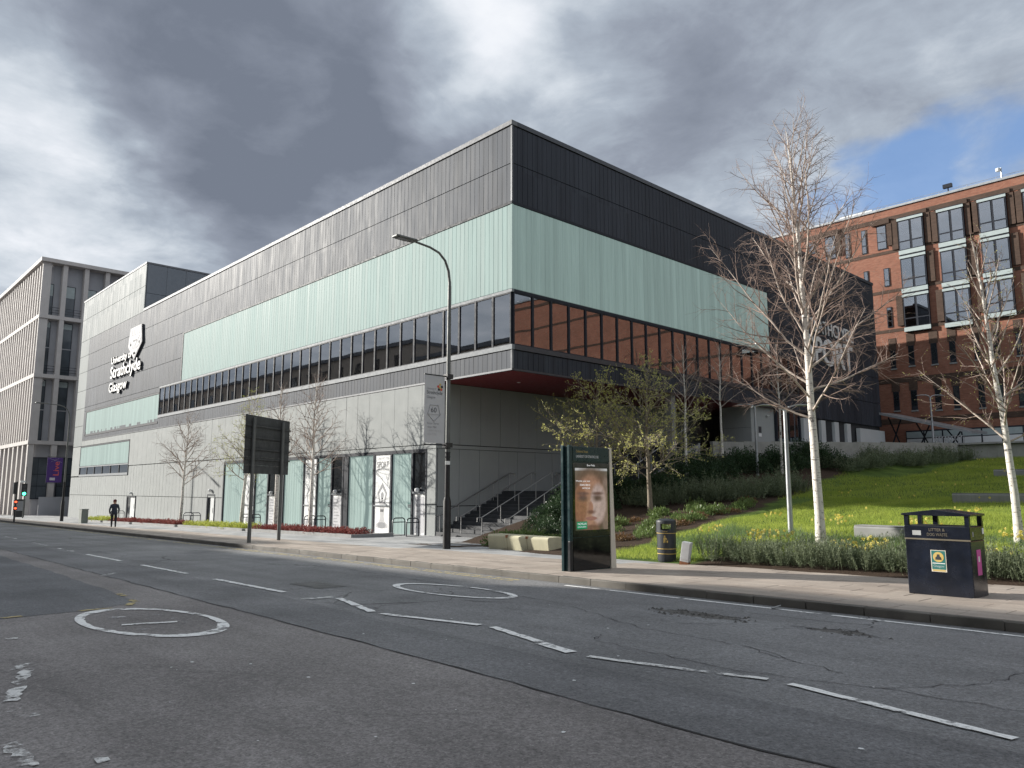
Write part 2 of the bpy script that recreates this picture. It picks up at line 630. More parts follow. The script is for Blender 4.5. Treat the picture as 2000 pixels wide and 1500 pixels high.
M['black'] = plain('black_paint', (.014, .015, .018), .35, 0, .5, var=.3, vs=2, dirt=.4)
M['black_scuff'] = plain('scuffed_black_paint', (.016, .016, .018), .5, 0, .4, var=.6, vs=9, dirt=.5, bump=.2)
M['rack'] = plain('rack_navy', (.02, .023, .035), .45, .2, var=.2)
M['step'] = plain('dark_granite_steps', (.045, .048, .054), .6, var=.3, vs=2.5, bump=.2, dirt=.5)
M['birch'] = birch_mat('birch_bark')
M['limb'] = plain('birch_limbs', (.52, .44, .38), .8, 0, .2, var=.35, vs=6)
M['twig'] = plain('birch_twigs', (.25, .18, .15), .8, var=.25)
M['twig_pale'] = plain('pale_twigs', (.26, .22, .17), .8, var=.25)
M['bark'] = plain('grey_brown_bark', (.22, .185, .14), .9, var=.3, vs=9, bump=.5, bs=25)
M['leaf_spring'] = leafmat('spring_leaves', (.50, .50, .12), (.64, .62, .28), 1.2, .45)
M['leaf_lime'] = leafmat('lime_leaves', (.33, .36, .06), (.45, .46, .12), 1.2, .45)
M['grass'] = leafmat('grass_blades', (.29, .38, .06), (.50, .57, .12), .6, .55, .6)
M['grass_tall'] = leafmat('daffodil_foliage', (.10, .17, .075), (.19, .27, .13), .8, .4, .5)
M['rosemary'] = leafmat('rosemary_leaves', (.095, .125, .07), (.22, .255, .155), 1.6, .25)
M['evergreen'] = leafmat('evergreen_leaves', (.022, .045, .022), (.06, .10, .045), 1.5, .2, .4)
M['laurel'] = leafmat('laurel_leaves', (.09, .15, .045), (.22, .29, .10), 2.0, .3, .35)
M['heath_red'] = leafmat('red_bedding_leaves', (.16, .035, .035), (.28, .10, .085), 3.0, .3)
M['heath_lime'] = leafmat('lime_bedding_leaves', (.33, .38, .06), (.50, .52, .13), 3.0, .35)
M['petal'] = leafmat('daffodil_petals', (.72, .60, .07), (.80, .72, .30), 5.0, .4)
M['rust_leaf'] = leafmat('rusty_groundcover', (.12, .06, .03), (.20, .13, .06), 3.0, .3)
M['green_dark'] = plain('kiosk_green_frame', (.018, .045, .050), .3, .3, var=.1)
M['kiosk_black'] = plain('kiosk_black_glass', (.006, .007, .008), .05, 0, .7, var=.1)
M['cream'] = plain('cream_aluminium', (.62, .57, .48), .5, var=.06)
M['gold_dull'] = plain('worn_gold_print', (.13, .11, .075), .6, var=.2)
M['gold'] = plain('gold_print', (.50, .36, .11), .5, var=.1)
M['sticker_green'] = plain('sticker_green', (.015, .13, .12), .5, var=.1)
M['sticker_pink'] = plain('sticker_pink', (.55, .09, .32), .6, var=.1)
M['sticker_grey'] = plain('sticker_grey', (.36, .37, .37), .5)
M['bin_black'] = plain('bin_black_steel', (.010, .013, .022), .22, .1, .6, var=.5, vs=3, dirt=.2)
M['bin_grey'] = plain('bin_charcoal_plastic', (.030, .034, .040), .5, 0, .4, var=.2)
M['cab_white'] = plain('weathered_white_steel', (.55, .56, .57), .6, var=.12, dirt=.4)
M['rust'] = plain('rust', (.28, .12, .06), .9, var=.4, vs=12)
M['cab_grey'] = plain('cabinet_grey_green', (.17, .19, .175), .6, var=.15, dirt=.3)
M['sign_back'] = plain('sign_back_grey', (.062, .065, .066), .6, 0, .3, var=.3, vs=4, streak=.4)
M['purple'] = plain('banner_purple', (.055, .018, .15), .7, var=.1)
M['banner'] = plain('banner_pale_grey', (.50, .50, .52), .8, var=.06, vs=.9)
M['orange'] = plain('orange_print', (.62, .10, .06), .7)
M['skin'] = plain('skin', (.45, .27, .19), .6)
M['cloth_navy'] = plain('navy_jacket', (.030, .035, .055), .85)
M['cloth_black'] = plain('black_trousers', (.022, .022, .027), .9)
M['cap_red'] = plain('dark_red_cap', (.10, .02, .022), .9)
M['go'] = emit('green_signal', (.05, 1.0, .45), 5.0)
M['stop'] = emit('red_signal', (1.0, .08, .03), 2.5)
M['iron'] = plain('iron_cover', (.10, .10, .10), .6, .5, var=.3, bump=.6, bs=25)
M['south'] = plain('sandstone_south', (.42, .36, .30), .85, var=.15)
M['daff'] = M['petal']


# ------------------------------------------------------------------ mesh builder
class MB:
    def __init__(s):
        s.v, s.f, s.m = [], [], []

    def add(s, vs, fs, mi=0):
        o = len(s.v)
        s.v += [tuple(map(float, q)) for q in vs]
        s.f += [tuple(o + i for i in f) for f in fs]
        s.m += [mi] * len(fs)
        return s

    def box(s, x0, x1, y0, y1, z0, z1, mi=0):
        vs = [(x0, y0, z0), (x1, y0, z0), (x1, y1, z0), (x0, y1, z0), (x0, y0, z1), (x1, y0, z1), (x1, y1, z1), (x0, y1, z1)]
        return s.add(vs, [(0, 3, 2, 1), (4, 5, 6, 7), (0, 1, 5, 4), (1, 2, 6, 5), (2, 3, 7, 6), (3, 0, 4, 7)], mi)

    def bar(s, a, b, wd_, dp, mi=0, up=(0, 0, 1)):
        a, b = Vector(a), Vector(b)
        d = (b - a).normalized()
        u = Vector(up)
        if abs(d.dot(u)) > .99:
            u = Vector((1, 0, 0))
        sx = d.cross(u).normalized() * wd_ / 2
        sy = sx.cross(d).normalized() * dp / 2
        vs = [a - sx - sy, a + sx - sy, a + sx + sy, a - sx + sy, b - sx - sy, b + sx - sy, b + sx + sy, b - sx + sy]
        return s.add(vs, [(0, 1, 2, 3), (7, 6, 5, 4), (4, 5, 1, 0), (5, 6, 2, 1), (6, 7, 3, 2), (7, 4, 0, 3)], mi)

    def tube(s, pts, rad, n=8, mi=0, cap=True):
        pts = [Vector(p) for p in pts]
        if not isinstance(rad, (list, tuple)):
            rad = [rad] * len(pts)
        o = len(s.v)
        k = len(pts)
        ref = None
        for i, p in enumerate(pts):
            d = (pts[min(i + 1, k - 1)] - pts[max(i - 1, 0)]).normalized()
            if ref is None:
                ref = Vector((0, 0, 1)) if abs(d.z) < .9 else Vector((1, 0, 0))
            sx = d.cross(ref).normalized()
            ref = sx.cross(d).normalized()
            for j in range(n):
                a = 2 * math.pi * j / n
                q = p + (sx * math.cos(a) + ref * math.sin(a)) * rad[i]
                s.v.append(tuple(q))
        for i in range(k - 1):
            for j in range(n):
                a, b = o + i * n + j, o + i * n + (j + 1) % n
                s.f.append((a, b, b + n, a + n))
                s.m.append(mi)
        if cap:
            s.f.append(tuple(o + j for j in range(n))[::-1])
            s.f.append(tuple(o + (k - 1) * n + j for j in range(n)))
            s.m += [mi, mi]
        return s

    def lathe(s, prof, n=20, c=(0, 0, 0), mi=0):
        o = len(s.v)
        for r, z in prof:
            for j in range(n):
                a = 2 * math.pi * j / n
                s.v.append((c[0] + r * math.cos(a), c[1] + r * math.sin(a), c[2] + z))
        for i in range(len(prof) - 1):
            for j in range(n):
                a, b = o + i * n + j, o + i * n + (j + 1) % n
                s.f.append((a, b, b + n, a + n))
                s.m.append(mi)
        s.f.append(tuple(o + j for j in range(n))[::-1])
        s.f.append(tuple(o + (len(prof) - 1) * n + j for j in range(n)))
        s.m += [mi, mi]
        return s

    def prism(s, poly, mat4, d, mi=0):
        """poly in local xy, extruded along local z by d, placed by mat4"""
        n = len(poly)
        vs = [mat4 @ Vector((x, y, 0)) for x, y in poly] + [mat4 @ Vector((x, y, d)) for x, y in poly]
        fs = [tuple(range(n))[::-1], tuple(range(n, 2 * n))] + [(i, (i + 1) % n, n + (i + 1) % n, n + i) for i in range(n)]
        return s.add(vs, fs, mi)

    def mesh(s, name, mats):
        me = bpy.data.meshes.new(name)
        me.from_pydata(s.v, [], s.f)
        for q in (mats if isinstance(mats, (list, tuple)) else [mats]):
            me.materials.append(q)
        if any(s.m):
            me.polygons.foreach_set('material_index', s.m)
        me.update()
        return me

    def build(s, name, mats, parent=None, world=True, smooth=False, bevel=0.0):
        me = s.mesh(name, mats)
        if smooth:
            me.polygons.foreach_set('use_smooth', [True] * len(me.polygons))
            try:
                me.set_sharp_from_angle(angle=R(40))
            except Exception:
                pass
        o = link(name, me, parent, world)
        if bevel:
            b = o.modifiers.new('bevel', 'BEVEL')
            b.width = bevel
            b.segments = 2
            b.limit_method = 'ANGLE'
        return o


WM = {}


def link(name, data, parent=None, world=True, loc=None, rot=None):
    o = bpy.data.objects.new(name, data)
    COL.objects.link(o)
    if loc is not None:
        o.location = loc
    if rot is not None:
        o.rotation_euler = rot
    basis = Matrix.LocRotScale(o.location, o.rotation_euler, o.scale)
    if parent is not None:
        o.parent = parent
        pm = WM.get(parent.name, Matrix.Identity(4))
        if world:
            o.matrix_parent_inverse = pm.inverted()
            WM[o.name] = basis
        else:
            WM[o.name] = pm @ basis
    else:
        WM[o.name] = basis
    return o


def tag(o, label, cat=None, group=None, kind=None):
    if label:
        o['label'] = label
    if cat:
        o['category'] = cat
    if group:
        o['group'] = group
    if kind:
        o['kind'] = kind
    return o


def thing(name, label, cat, loc=(0, 0, 0), rz=0.0, group=None):
    o = link(name, None, None, True, Vector([float(q) for q in loc]), (0, 0, rz))
    o.empty_display_size = .2
    return tag(o, label, cat, group)


def dup(root, loc, rz=None, label=None, group=None, parent=None, scale=None):
    c = root.copy()
    COL.objects.link(c)
    if parent is None:
        c.location = Vector([float(q) for q in loc])
        if rz is not None:
            c.rotation_euler = (0, 0, rz)
        if scale is not None:
            c.scale = (scale, scale, scale)
        if label:
            c['label'] = label
        if group:
            c['group'] = group
    else:
        c.parent = parent
    for ch in list(root.children):
        dup(ch, None, parent=c)
    return c


def struct(o, kind='structure'):
    o['kind'] = kind
    return o


_boxcache = {}


def box_mesh(sx, sy, sz, mat, var=0, facing=None):
    key = (round(sx, 3), round(sy, 3), round(sz, 3), mat.name, var)
    if key not in _boxcache:
        b = MB().box(-sx / 2, sx / 2, -sy / 2, sy / 2, -sz / 2, sz / 2)
        if var:
            rg = random.Random(var * 31 + 5)
            a, c = (rg.uniform(-.004, .004) for _ in range(2))
            vs = []
            for x, y, z in b.v:
                if facing == 'Y' and y < 0:
                    y += a * (1 if x > 0 else -1) + c * (1 if z > 0 else -1)
                if facing == 'X' and x > 0:
                    x += a * (1 if y > 0 else -1) + c * (1 if z > 0 else -1)
                vs.append((x, y, z))
            b.v = vs
        _boxcache[key] = b.mesh('piece', mat)
    return _boxcache[key]


def pieces(parent, name, boxes, mat, limit=300, facing=None, nvar=6):
    """each piece its own object, the ones that show largest first; what is past the limit is one mesh"""
    def show(b):
        c = np.array([(b[0] + b[1]) / 2, (b[2] + b[3]) / 2, (b[4] + b[5]) / 2])
        return np.linalg.norm(c - EYE) / max(.05, ((b[1] - b[0]) + (b[3] - b[2])))
    boxes = sorted(boxes, key=show)
    for b in boxes[:limit]:
        var = random.randint(1, nvar) if facing else 0
        me = box_mesh(b[1] - b[0], b[3] - b[2], b[5] - b[4], mat, var, facing)
        link(name, me, parent, True, Vector(((b[0] + b[1]) / 2, (b[2] + b[3]) / 2, (b[4] + b[5]) / 2)))
    if len(boxes) > limit:
        mb = MB()
        for b in boxes[limit:]:
            o = random.uniform(-.003, .003)
            if facing == 'Y':
                mb.box(b[0], b[1], b[2] + o, b[3], b[4], b[5])
            elif facing == 'X':
                mb.box(b[0], b[1] + o, b[2], b[3], b[4], b[5])
            else:
                mb.box(*b)
        struct(mb.build(name, mat, parent), 'stuff')


FACE_Y = Matrix.Rotation(R(90), 4, 'X')                                   # reads from the street
FACE_X = Matrix.Rotation(R(90), 4, 'Z') @ Matrix.Rotation(R(90), 4, 'X')  # reads from +X


def text(parent, s, w_, h_, mat, loc, orient, ext=0.0, name='lettering', center=False, side=None, world=True, bold=0.0):
    cu = bpy.data.curves.new('t', 'FONT')
    cu.body = s
    cu.extrude = ext
    cu.offset = bold
    cu.resolution_u = 3
    ob = bpy.data.objects.new('t', cu)
    COL.objects.link(ob)
    dg = bpy.context.evaluated_depsgraph_get()
    me = bpy.data.meshes.new_from_object(ob.evaluated_get(dg))
    bpy.data.objects.remove(ob)
    n = len(me.vertices)
    co = np.empty(n * 3)
    me.vertices.foreach_get('co', co)
    co = co.reshape(-1, 3)
    lo, hi = co.min(0), co.max(0)
    sx = w_ / (hi[0] - lo[0])
    sy = (h_ / (hi[1] - lo[1])) if h_ else sx
    co[:, 0] = (co[:, 0] - lo[0]) * sx - (w_ / 2 if center else 0)
    co[:, 1] = (co[:, 1] - lo[1]) * sy
    m4 = Matrix.Translation(Vector([float(q) for q in loc])) @ orient
    mm = np.array(m4)
    co = co @ mm[:3, :3].T + mm[:3, 3]
    me.vertices.foreach_set('co', co.ravel())
    me.materials.clear()
    me.materials.append(mat)
    if side is not None:
        me.materials.append(side)
        nrm = np.array(orient)[:3, 2]
        me.update()
        for p in me.polygons:
            if abs(np.dot(np.array(p.normal), nrm)) < .7:
                p.material_index = 1
    me.update()
    me.name = name
    return link(name, me, parent, world)


def bulk(name, verts, faces_n, mat, parent=None, world=True):
    """verts (N,faces_n,3): one face per row"""
    N = len(verts)
    me = bpy.data.meshes.new(name or 'leaves')
    me.vertices.add(N * faces_n)
    me.vertices.foreach_set('co', np.ascontiguousarray(verts, dtype=np.float32).ravel())
    me.loops.add(N * faces_n)
    me.loops.foreach_set('vertex_index', np.arange(N * faces_n, dtype=np.int32))
    me.polygons.add(N)
    me.polygons.foreach_set('loop_start', np.arange(0, N * faces_n, faces_n, dtype=np.int32))
    for q in (mat if isinstance(mat, list) else [mat]):
        me.materials.append(q)
    me.update(calc_edges=True)
    return link(name, me, parent, world) if name else me


def leaf_quads(pos, direc, length, width, rng):
    """diamond-ish leaf quads: base at pos, along direc"""
    n = len(pos)
    d = direc / (np.linalg.norm(direc, axis=1, keepdims=True) + 1e-9)
    rnd = rng.normal(size=(n, 3))
    s = np.cross(d, rnd)
    s /= np.linalg.norm(s, axis=1, keepdims=True) + 1e-9
    L = np.asarray(length).reshape(-1, 1) * np.ones((n, 1))
    W = np.asarray(width).reshape(-1, 1) * np.ones((n, 1))
    mid = pos + d * L * .5
    return np.stack([pos, mid + s * W / 2, pos + d * L, mid - s * W / 2], axis=1)


# =================================================================== the setting
def sheet(name, poly, dz, mat, parent=None):
    return MB().add([(x, y, road_z(x, y) + dz) for x, y in poly], [tuple(range(len(poly)))]).build(name, mat, parent)


def ragged(pts, amp, step_, seed):
    rg = random.Random(seed)
    out = []
    for (a, b), (c, d) in zip(pts[:-1], pts[1:]):
        L = math.hypot(c - a, d - b)
        n = max(1, int(L / step_))
        nx, ny = -(d - b) / L, (c - a) / L
        for i in range(n):
            q = i / n
            k = rg.uniform(-amp, amp) if i else 0
            out.append((a + (c - a) * q + nx * k, b + (d - b) * q + ny * k))
    out.append(pts[-1])
    return out


struct(sheet('ground', [(-1600, -1600), (1600, -1600), (1600, 1600), (-1600, 1600)], -.12, M['ground']))


def kerbY(x):
    return 11.70 - .0235 * x


road = sheet('road', [(-260, -9), (60, -9), (60, kerbY(60)), (-260, kerbY(-260))], 0, M['asph_far'])
struct(road)
seam = [(-120, 7.6), (-32.57, 5.56), (-15.54, 5.2), (-9.3, 5.06), (-5.29, 4.96), (-3.52, 4.86), (-2.35, 4.85), (10, 4.6)]
seam_r = ragged(seam, .025, .35, 1)
mid = [(-120, 9.0), (-27.3, 6.85), (-14, 6.55), (-9.8, 6.25), (-5.6, 6.02), (-1.7, 6.05), (10, 5.9)]
mid_r = ragged(mid, .03, .5, 2)
sheet('resurfaced_strip', seam_r + mid_r[::-1], .004, M['asph_new'], road)
sheet('worn_lane', seam_r + [(10, -8.9), (-120, -8.9)], .004, M['asph_old'], road)
sheet('road_patch', ragged([(-60, -1), (-12.85, 2.2), (-13.0, 3.3), (-13.5, 4.25), (-16.2, 4.5), (-40, 5.2), (-60, 5.6)], .04, .6, 3), .008, M['asph_patch'], road)


def ribbon(pts, wd_, dz, mat, name, seed=0, jit=.5):
    rg = random.Random(seed)
    L, Rr = [], []
    for i, (x, y) in enumerate(pts):
        x2, y2 = pts[min(i + 1, len(pts) - 1)]
        x1, y1 = pts[max(i - 1, 0)]
        l = math.hypot(x2 - x1, y2 - y1)
        nx, ny = -(y2 - y1) / l, (x2 - x1) / l
        a = wd_ / 2 * (1 + rg.uniform(-jit, jit))
        b = wd_ / 2 * (1 + rg.uniform(-jit, jit))
        L.append((x + nx * a, y + ny * a))
        Rr.append((x - nx * b, y - ny * b))
    mb = MB()
    vs = [(x, y, road_z(x, y) + dz) for x, y in L + Rr]
    n = len(pts)
    mb.add(vs, [(n + i, n + i + 1, i + 1, i) for i in range(n - 1)])
    return mb.build(name, mat, road)


def fine(pts, step_, amp, seed):
    return ragged(pts, amp, step_, seed)


ribbon(seam_r, .022, .010, M['crack'], 'joint_crack', 4, .8)
ribbon(fine([(-16.9, 10.3), (-12, 9.9), (-9, 9.5)], .2, .03, 6), .012, .006, M['crack'], 'crack', 5, .8)
ribbon(fine([(-6.2, 7.2), (-4.2, 6.95), (-2.9, 7.25), (-1.5, 7.3)], .15, .04, 8), .011, .006, M['crack'], 'crack', 7, .8)
ribbon(fine([(-2.9, 7.25), (-2.3, 8.2), (-2.2, 9.3)], .15, .05, 9), .010, .006, M['crack'], 'crack', 8, .8)
ribbon(fine([(-8.5, 9.3), (-6.5, 8.4), (-4.8, 8.2), (-3.4, 7.6)], .15, .05, 10), .010, .006, M['crack'], 'crack', 9, .8)
for k in range(4):
    x0, y0 = random.uniform(-8.5, -2.2), random.uniform(7.2, 9.8)
    ribbon(fine([(x0, y0), (x0 + random.uniform(-.7, .7), y0 + random.uniform(-.4, .4)), (x0 + random.uniform(-1.2, 1.2), y0 + random.uniform(-.5, .5))], .1, .04, 20 + k), .009, .006, M['crack'], 'crack', 30 + k, .8)

# centre line and other paint: ends of the strokes read off the photograph, laid on the road plane
dash = [((-27.26, 7.0), (-23.54, 6.93), .12, 'paint'), ((-21.65, 6.90), (-18.29, 6.84), .12, 'paint'), ((-16.59, 6.80), (-13.31, 6.76), .13, 'paint'),
        ((-12.13, 6.46), (-12.08, 7.04), .16, 'paint_worn'), ((-11.85, 7.04), (-10.05, 6.54), .13, 'paint'),
        ((-9.80, 6.52), (-8.0, 6.92), .12, 'paint'), ((-7.76, 6.93), (-6.55, 6.60), .12, 'paint'), ((-6.5, 6.56), (-5.87, 6.40), .15, 'paint'),
        ((-5.6, 6.38), (-4.5, 6.60), .10, 'paint_worn'), ((-4.5, 6.60), (-3.75, 6.80), .09, 'paint_worn'),
        ((-3.52, 6.77), (-1.66, 6.37), .10, 'paint'), ((-1.2, 6.3), (3, 6.2), .1, 'paint'),
        ((-31.5, 7.15), (-29.2, 7.1), .12, 'paint_worn'), ((-37, 7.4), (-34, 7.3), .12, 'paint_worn'), ((-44, 7.7), (-41, 7.6), .12, 'paint_worn')]
for a, b, wd_, mt in dash:
    ribbon(fine([a, b], .12, .008, hash(a) % 99), wd_, .013, M[mt], 'painted_dash', hash(b) % 97, .18)
kl = [(-100, kerbY(-100) - .3), (-12.2, kerbY(-12.2) - .3)]
ribbon(fine(kl, .5, .01, 3), .09, .006, M['paint_yellow'], 'yellow_line', 3, .25)
ribbon(fine([(x, y - .22) for x, y in kl], .5, .01, 4), .08, .006, M['paint_yellow'], 'yellow_line', 4, .25)
for a, b in ((-10.8, -8.0), (-7.9, -5.4), (-5.25, -2.1), (-1.95, 4)):
    ribbon(fine([(a, kerbY(a) - .33), (b, kerbY(b) - .33)], .3, .008, 5), .09, .006, M['paint'], 'white_edge_line', 5, .2)


def ring(cx, cy, a, b, wd_, mat, seed, rot=0.0):
    rg = random.Random(seed)
    n = 72
    mb = MB()
    for i in range(n + 1):
        t = 2 * math.pi * i / n
        k = wd_ * (.8 + .35 * abs(math.cos(t)) + rg.uniform(-.12, .12))
        for q in (0, 1):
            xx, yy = (a - q * k * 1.3) * math.cos(t), (b - q * k * .8) * math.sin(t)
            x, y = cx + xx * math.cos(rot) - yy * math.sin(rot), cy + xx * math.sin(rot) + yy * math.cos(rot)
            mb.v.append((x, y, road_z(x, y) + .013))
    for i in range(n):
        mb.f.append((2 * i, 2 * i + 2, 2 * i + 3, 2 * i + 1))
        mb.m.append(0)
    return mb.build('speed_roundel', mat, road)


ring(-11.28, 3.75, 1.66, .80, .15, M['paint_ring'], 5, .06)
ring(-11.55, 9.27, 1.66, .66, .13, M['paint_ring'], 6, .02)
flat = Matrix(((0, 1, 0, 0), (-1, 0, 0, 0), (0, 0, 1, 0), (0, 0, 0, 1)))
for cx, cy, mt, sgn in ((-11.3, 3.75, 'paint_faint', 1), (-11.5, 9.27, 'paint_faint', -1)):
    rot = Matrix.Rotation(R(90 if sgn > 0 else -90), 4, 'Z')
    tilt = Matrix(((1, 0, 0, 0), (0, 1, 0, 0), (KX, KY, 1, 0), (0, 0, 0, 1)))
    o = text(road, '20', .75, 1.5, M[mt], (0, 0, 0), rot, center=True, name='speed_numerals')
    me = o.data
    co = np.empty(len(me.vertices) * 3)
    me.vertices.foreach_get('co', co)
    co = co.reshape(-1, 3)
    co[:, :2] += np.array([cx, cy]) - (co[:, :2].max(0) + co[:, :2].min(0)) / 2
    co[:, 2] = road_z(co[:, 0], co[:, 1]) + .012
    me.vertices.foreach_set('co', co.ravel())
ribbon(fine([(-11.15, 3.35), (-10.95, 4.0)], .1, .01, 1), .11, .014, M['paint'], 'painted_stroke', 1, .1)
# broken yellow bus-bay marks and the worn strokes at the lower left
for a, b in (((-13.0, 3.3), (-13.05, 3.75)), ((-12.9, 2.3), (-12.95, 2.55)), ((-13.6, 4.3), (-14.0, 4.3)), ((-14.6, 4.4), (-15.0, 4.42)), ((-13.2, 4.05), (-13.5, 4.2))):
    ribbon(fine([a, b], .1, .01, 2), .11, .014, M['paint_yellow'], 'yellow_mark', 2, .2)
for a, b in (((48, 1298), (30, 1310)), ((52, 1308), (22, 1372)), ((25, 1390), (65, 1402)), ((15, 1455), (60, 1500)), ((14, 1250), (35, 1248)), ((186, 1490), (213, 1485)), ((200, 1125), (225, 1120))):
    p, q = gnd(*a), gnd(*b)
    ribbon(fine([tuple(p[:2]), tuple(q[:2])], .05, .015, 2), .10, .013, M['paint_worn'], 'worn_stroke', 2, .4)
for q in range(26):
    x, y = random.uniform(-9, -2), random.uniform(2.0, 9.5)
    s_ = random.uniform(.008, .022)
    MB().add([(x + s_ * math.cos(a) * random.uniform(.6, 1.4), y + s_ * math.sin(a), road_z(x, y) + .010) for a in (0, 1.2, 2.4, 3.8, 5.2)], [(0, 1, 2, 3, 4)]).build('paint_fleck', M['white'], road)
# iron cover, pothole
c = gnd(620, 1143)
sheet('inspection_cover', [(c[0] - .6, c[1] - .32), (c[0] + .6, c[1] - .32), (c[0] + .6, c[1] + .32), (c[0] - .6, c[1] + .32)], .007, M['iron'], road)


def broken(px, py, rx, ry, seed, stones):
    rg = random.Random(seed)
    c = gnd(px, py)
    pts = []
    for i in range(34):
        a = 2 * math.pi * i / 34
        k = rg.uniform(.6, 1.05)
        pts.append((c[0] + rx * k * math.cos(a), c[1] + ry * k * math.sin(a)))
    mb = MB()
    mb.add([(x, y, road_z(x, y) + .003) for x, y in pts] + [(c[0], c[1], road_z(c[0], c[1]) + .002)], [(i, (i + 1) % 34, 34) for i in range(34)])
    mb.build('pothole', M['asph_broken'], road)
    mb = MB()
    for i in range(34):     # the broken lip stands a little proud
        if rg.random() < .75:
            (a, b), (e, f) = pts[i], pts[(i + 1) % 34]
            h = rg.uniform(.004, .014)
            k = rg.uniform(1.1, 1.35)
            mb.add([(a, b, road_z(a, b)), (e, f, road_z(e, f)), (e, f, road_z(e, f) + h), (a, b, road_z(a, b) + h),
                    (c[0] + (a - c[0]) * k, c[1] + (b - c[1]) * k, road_z(a, b)), (c[0] + (e - c[0]) * k, c[1] + (f - c[1]) * k, road_z(e, f))],
                   [(0, 1, 2, 3), (3, 2, 5, 4), (0, 3, 4), (1, 5, 2)])
    mb.build('broken_lip', M['asph_far'], road)
    mb = MB()
    for i in range(stones):
        a, k = rg.uniform(0, 6.28), rg.uniform(.1, 1.25)
        x, y, s_ = c[0] + rx * k * math.cos(a), c[1] + ry * k * math.sin(a), rg.uniform(.012, .035)
        z = road_z(x, y)
        mb.add([(x - s_, y - s_, z), (x + s_, y - s_ * .6, z), (x + s_ * .7, y + s_, z), (x - s_, y + s_ * .8, z), (x, y, z + s_ * rg.uniform(.7, 1.2))],
               [(0, 1, 4), (1, 2, 4), (2, 3, 4), (3, 0, 4)])
    struct(mb.build('rubble', M['asph_broken'], road), 'stuff')


broken(1365, 1201, .85, .30, 3, 70)
broken(1640, 1235, .55, .16, 4, 20)

# kerb: single stones
kerb = MB().add([(x, kerbY(x) + dy_, road_z(x, kerbY(x) + dy_) + z) for x in (-150, 45) for dy_, z in ((-.02, -.2), (.2, -.2), (.2, .04), (-.02, -.002))],
                [(0, 4, 5, 1), (1, 5, 6, 2), (2, 6, 7, 3), (3, 7, 4, 0)]).build('kerb', M['mortar'])
struct(kerb)
kl_ = .915


def shear_block(lx, ly, top, bot, ch=.0, seed=0):
    rg = random.Random(seed)
    mb = MB()
    vs = []
    for z, e in ((bot, 0), (top - ch, 0), (top, ch)):
        for x, y in ((e, e), (lx - e, e), (lx - e, ly - e), (e, ly - e)):
            jx, jz = (rg.uniform(-.006, .006), rg.uniform(-.007, .007)) if seed else (0, 0)
            yy = y - .0235 * x
            vs.append((x + jx, yy + jx, KX * x + KY * yy + z + jz))
    fs = [(0, 3, 2, 1), (8, 9, 10, 11)]
    for k in (0, 4):
        fs += [(k + i, k + (i + 1) % 4, k + 4 + (i + 1) % 4, k + 4 + i) for i in range(4)]
    return mb.add(vs, fs)


kms = [shear_block(kl_ - .02, .17, KERB_H, -.12, .012, s_ + 1).mesh('kerb_stone', M['kerb']) for s_ in range(8)]
x = 7.0
while x > -105:
    x -= kl_
    link('kerb_stone', random.choice(kms), kerb, True, Vector((x, kerbY(x), road_z(x, kerbY(x)))))

# pavement and plaza: slabs on a mortar bed
pave = MB().add([(a, b, pave_z(a, b) - .014) for a, b in ((-150, kerbY(-150) + .16), (45, kerbY(45) + .16), (45, 23.6), (-150, 23.6))], [(0, 1, 2, 3)]).build('pavement', M['mortar'])
struct(pave)


def pave_limit(X):
    if X > -17.5:
        return 17.25
    if X > -24.4:
        return 17.25 + 2.9 * clamp((-17.5 - X) / 3.0, 0, 1)
    return 23.3


sl = []
SX, SY = .9, .6
for r_ in range(20):
    x = 8.0 + (.45 if r_ % 2 else 0)
    while x > -112:
        x -= SX
        y = kerbY(x) + .175 + r_ * SY
        if y + SY * .5 < pave_limit(x):
            grey = (y > 16.6 and x < -13) or (x < -13 and r_ > 5) or (y > 15.4 and x < -16)
            sl.append((math.hypot(x + .45, y + .3), x, y, grey))
sl.sort()
smesh = {}
for g in (False, True):
    for s_ in range(4):
        b = shear_block(SX - .014, SY - .014, 0, -.05, .003)
        dzz = (s_ - 1.5) * .0016
        b.v = [(a, bb, c + dzz) for a, bb, c in b.v]
        smesh[g, s_] = b.mesh('paving_slab', M['slab_grey'] if g else M['slab_buff'])
for d, x, y, g in sl[:300]:
    link('paving_slab', smesh[g, random.randrange(4)], pave, True, Vector((x, y, pave_z(x, y))))
for g in (False, True):
    mb = MB()
    tpl = shear_block(SX - .014, SY - .014, 0, -.05, .003)
    for d, x, y, gg in sl[300:]:
        if gg == g:
            z = pave_z(x, y) + random.uniform(-.002, .002)
            mb.add([(a + x, b + y, c + z) for a, b, c in tpl.v], tpl.f)
    struct(mb.build('paving_slab', M['slab_grey'] if g else M['slab_buff'], pave), 'stuff')

# south pavement behind the camera
struct(sheet('south_pavement', [(-260, -14), (60, -14), (60, -9), (-260, -9)], .13, M['terrace']))

# grass bank rising to the terrace
gx = np.arange(-24.3, 36.01, .6)
mb = MB()
NY = 84
for X in gx:
    yt = terr_edge(X)
    for j in range(NY + 1):
        Y = 16.9 + (yt - 16.9) * j / NY
        z = bank_z(X, Y) + (-.03 if Y < 17.2 else random.uniform(-.012, .012))
        mb.v.append((X, Y, z))
for i in range(len(gx) - 1):
    for j in range(NY):
        a = i * (NY + 1) + j
        mb.f.append((a, a + NY + 1, a + NY + 2, a + 1))
        mb.m.append(0)
bank = struct(mb.build('grass_bank', M['bank'], smooth=True))

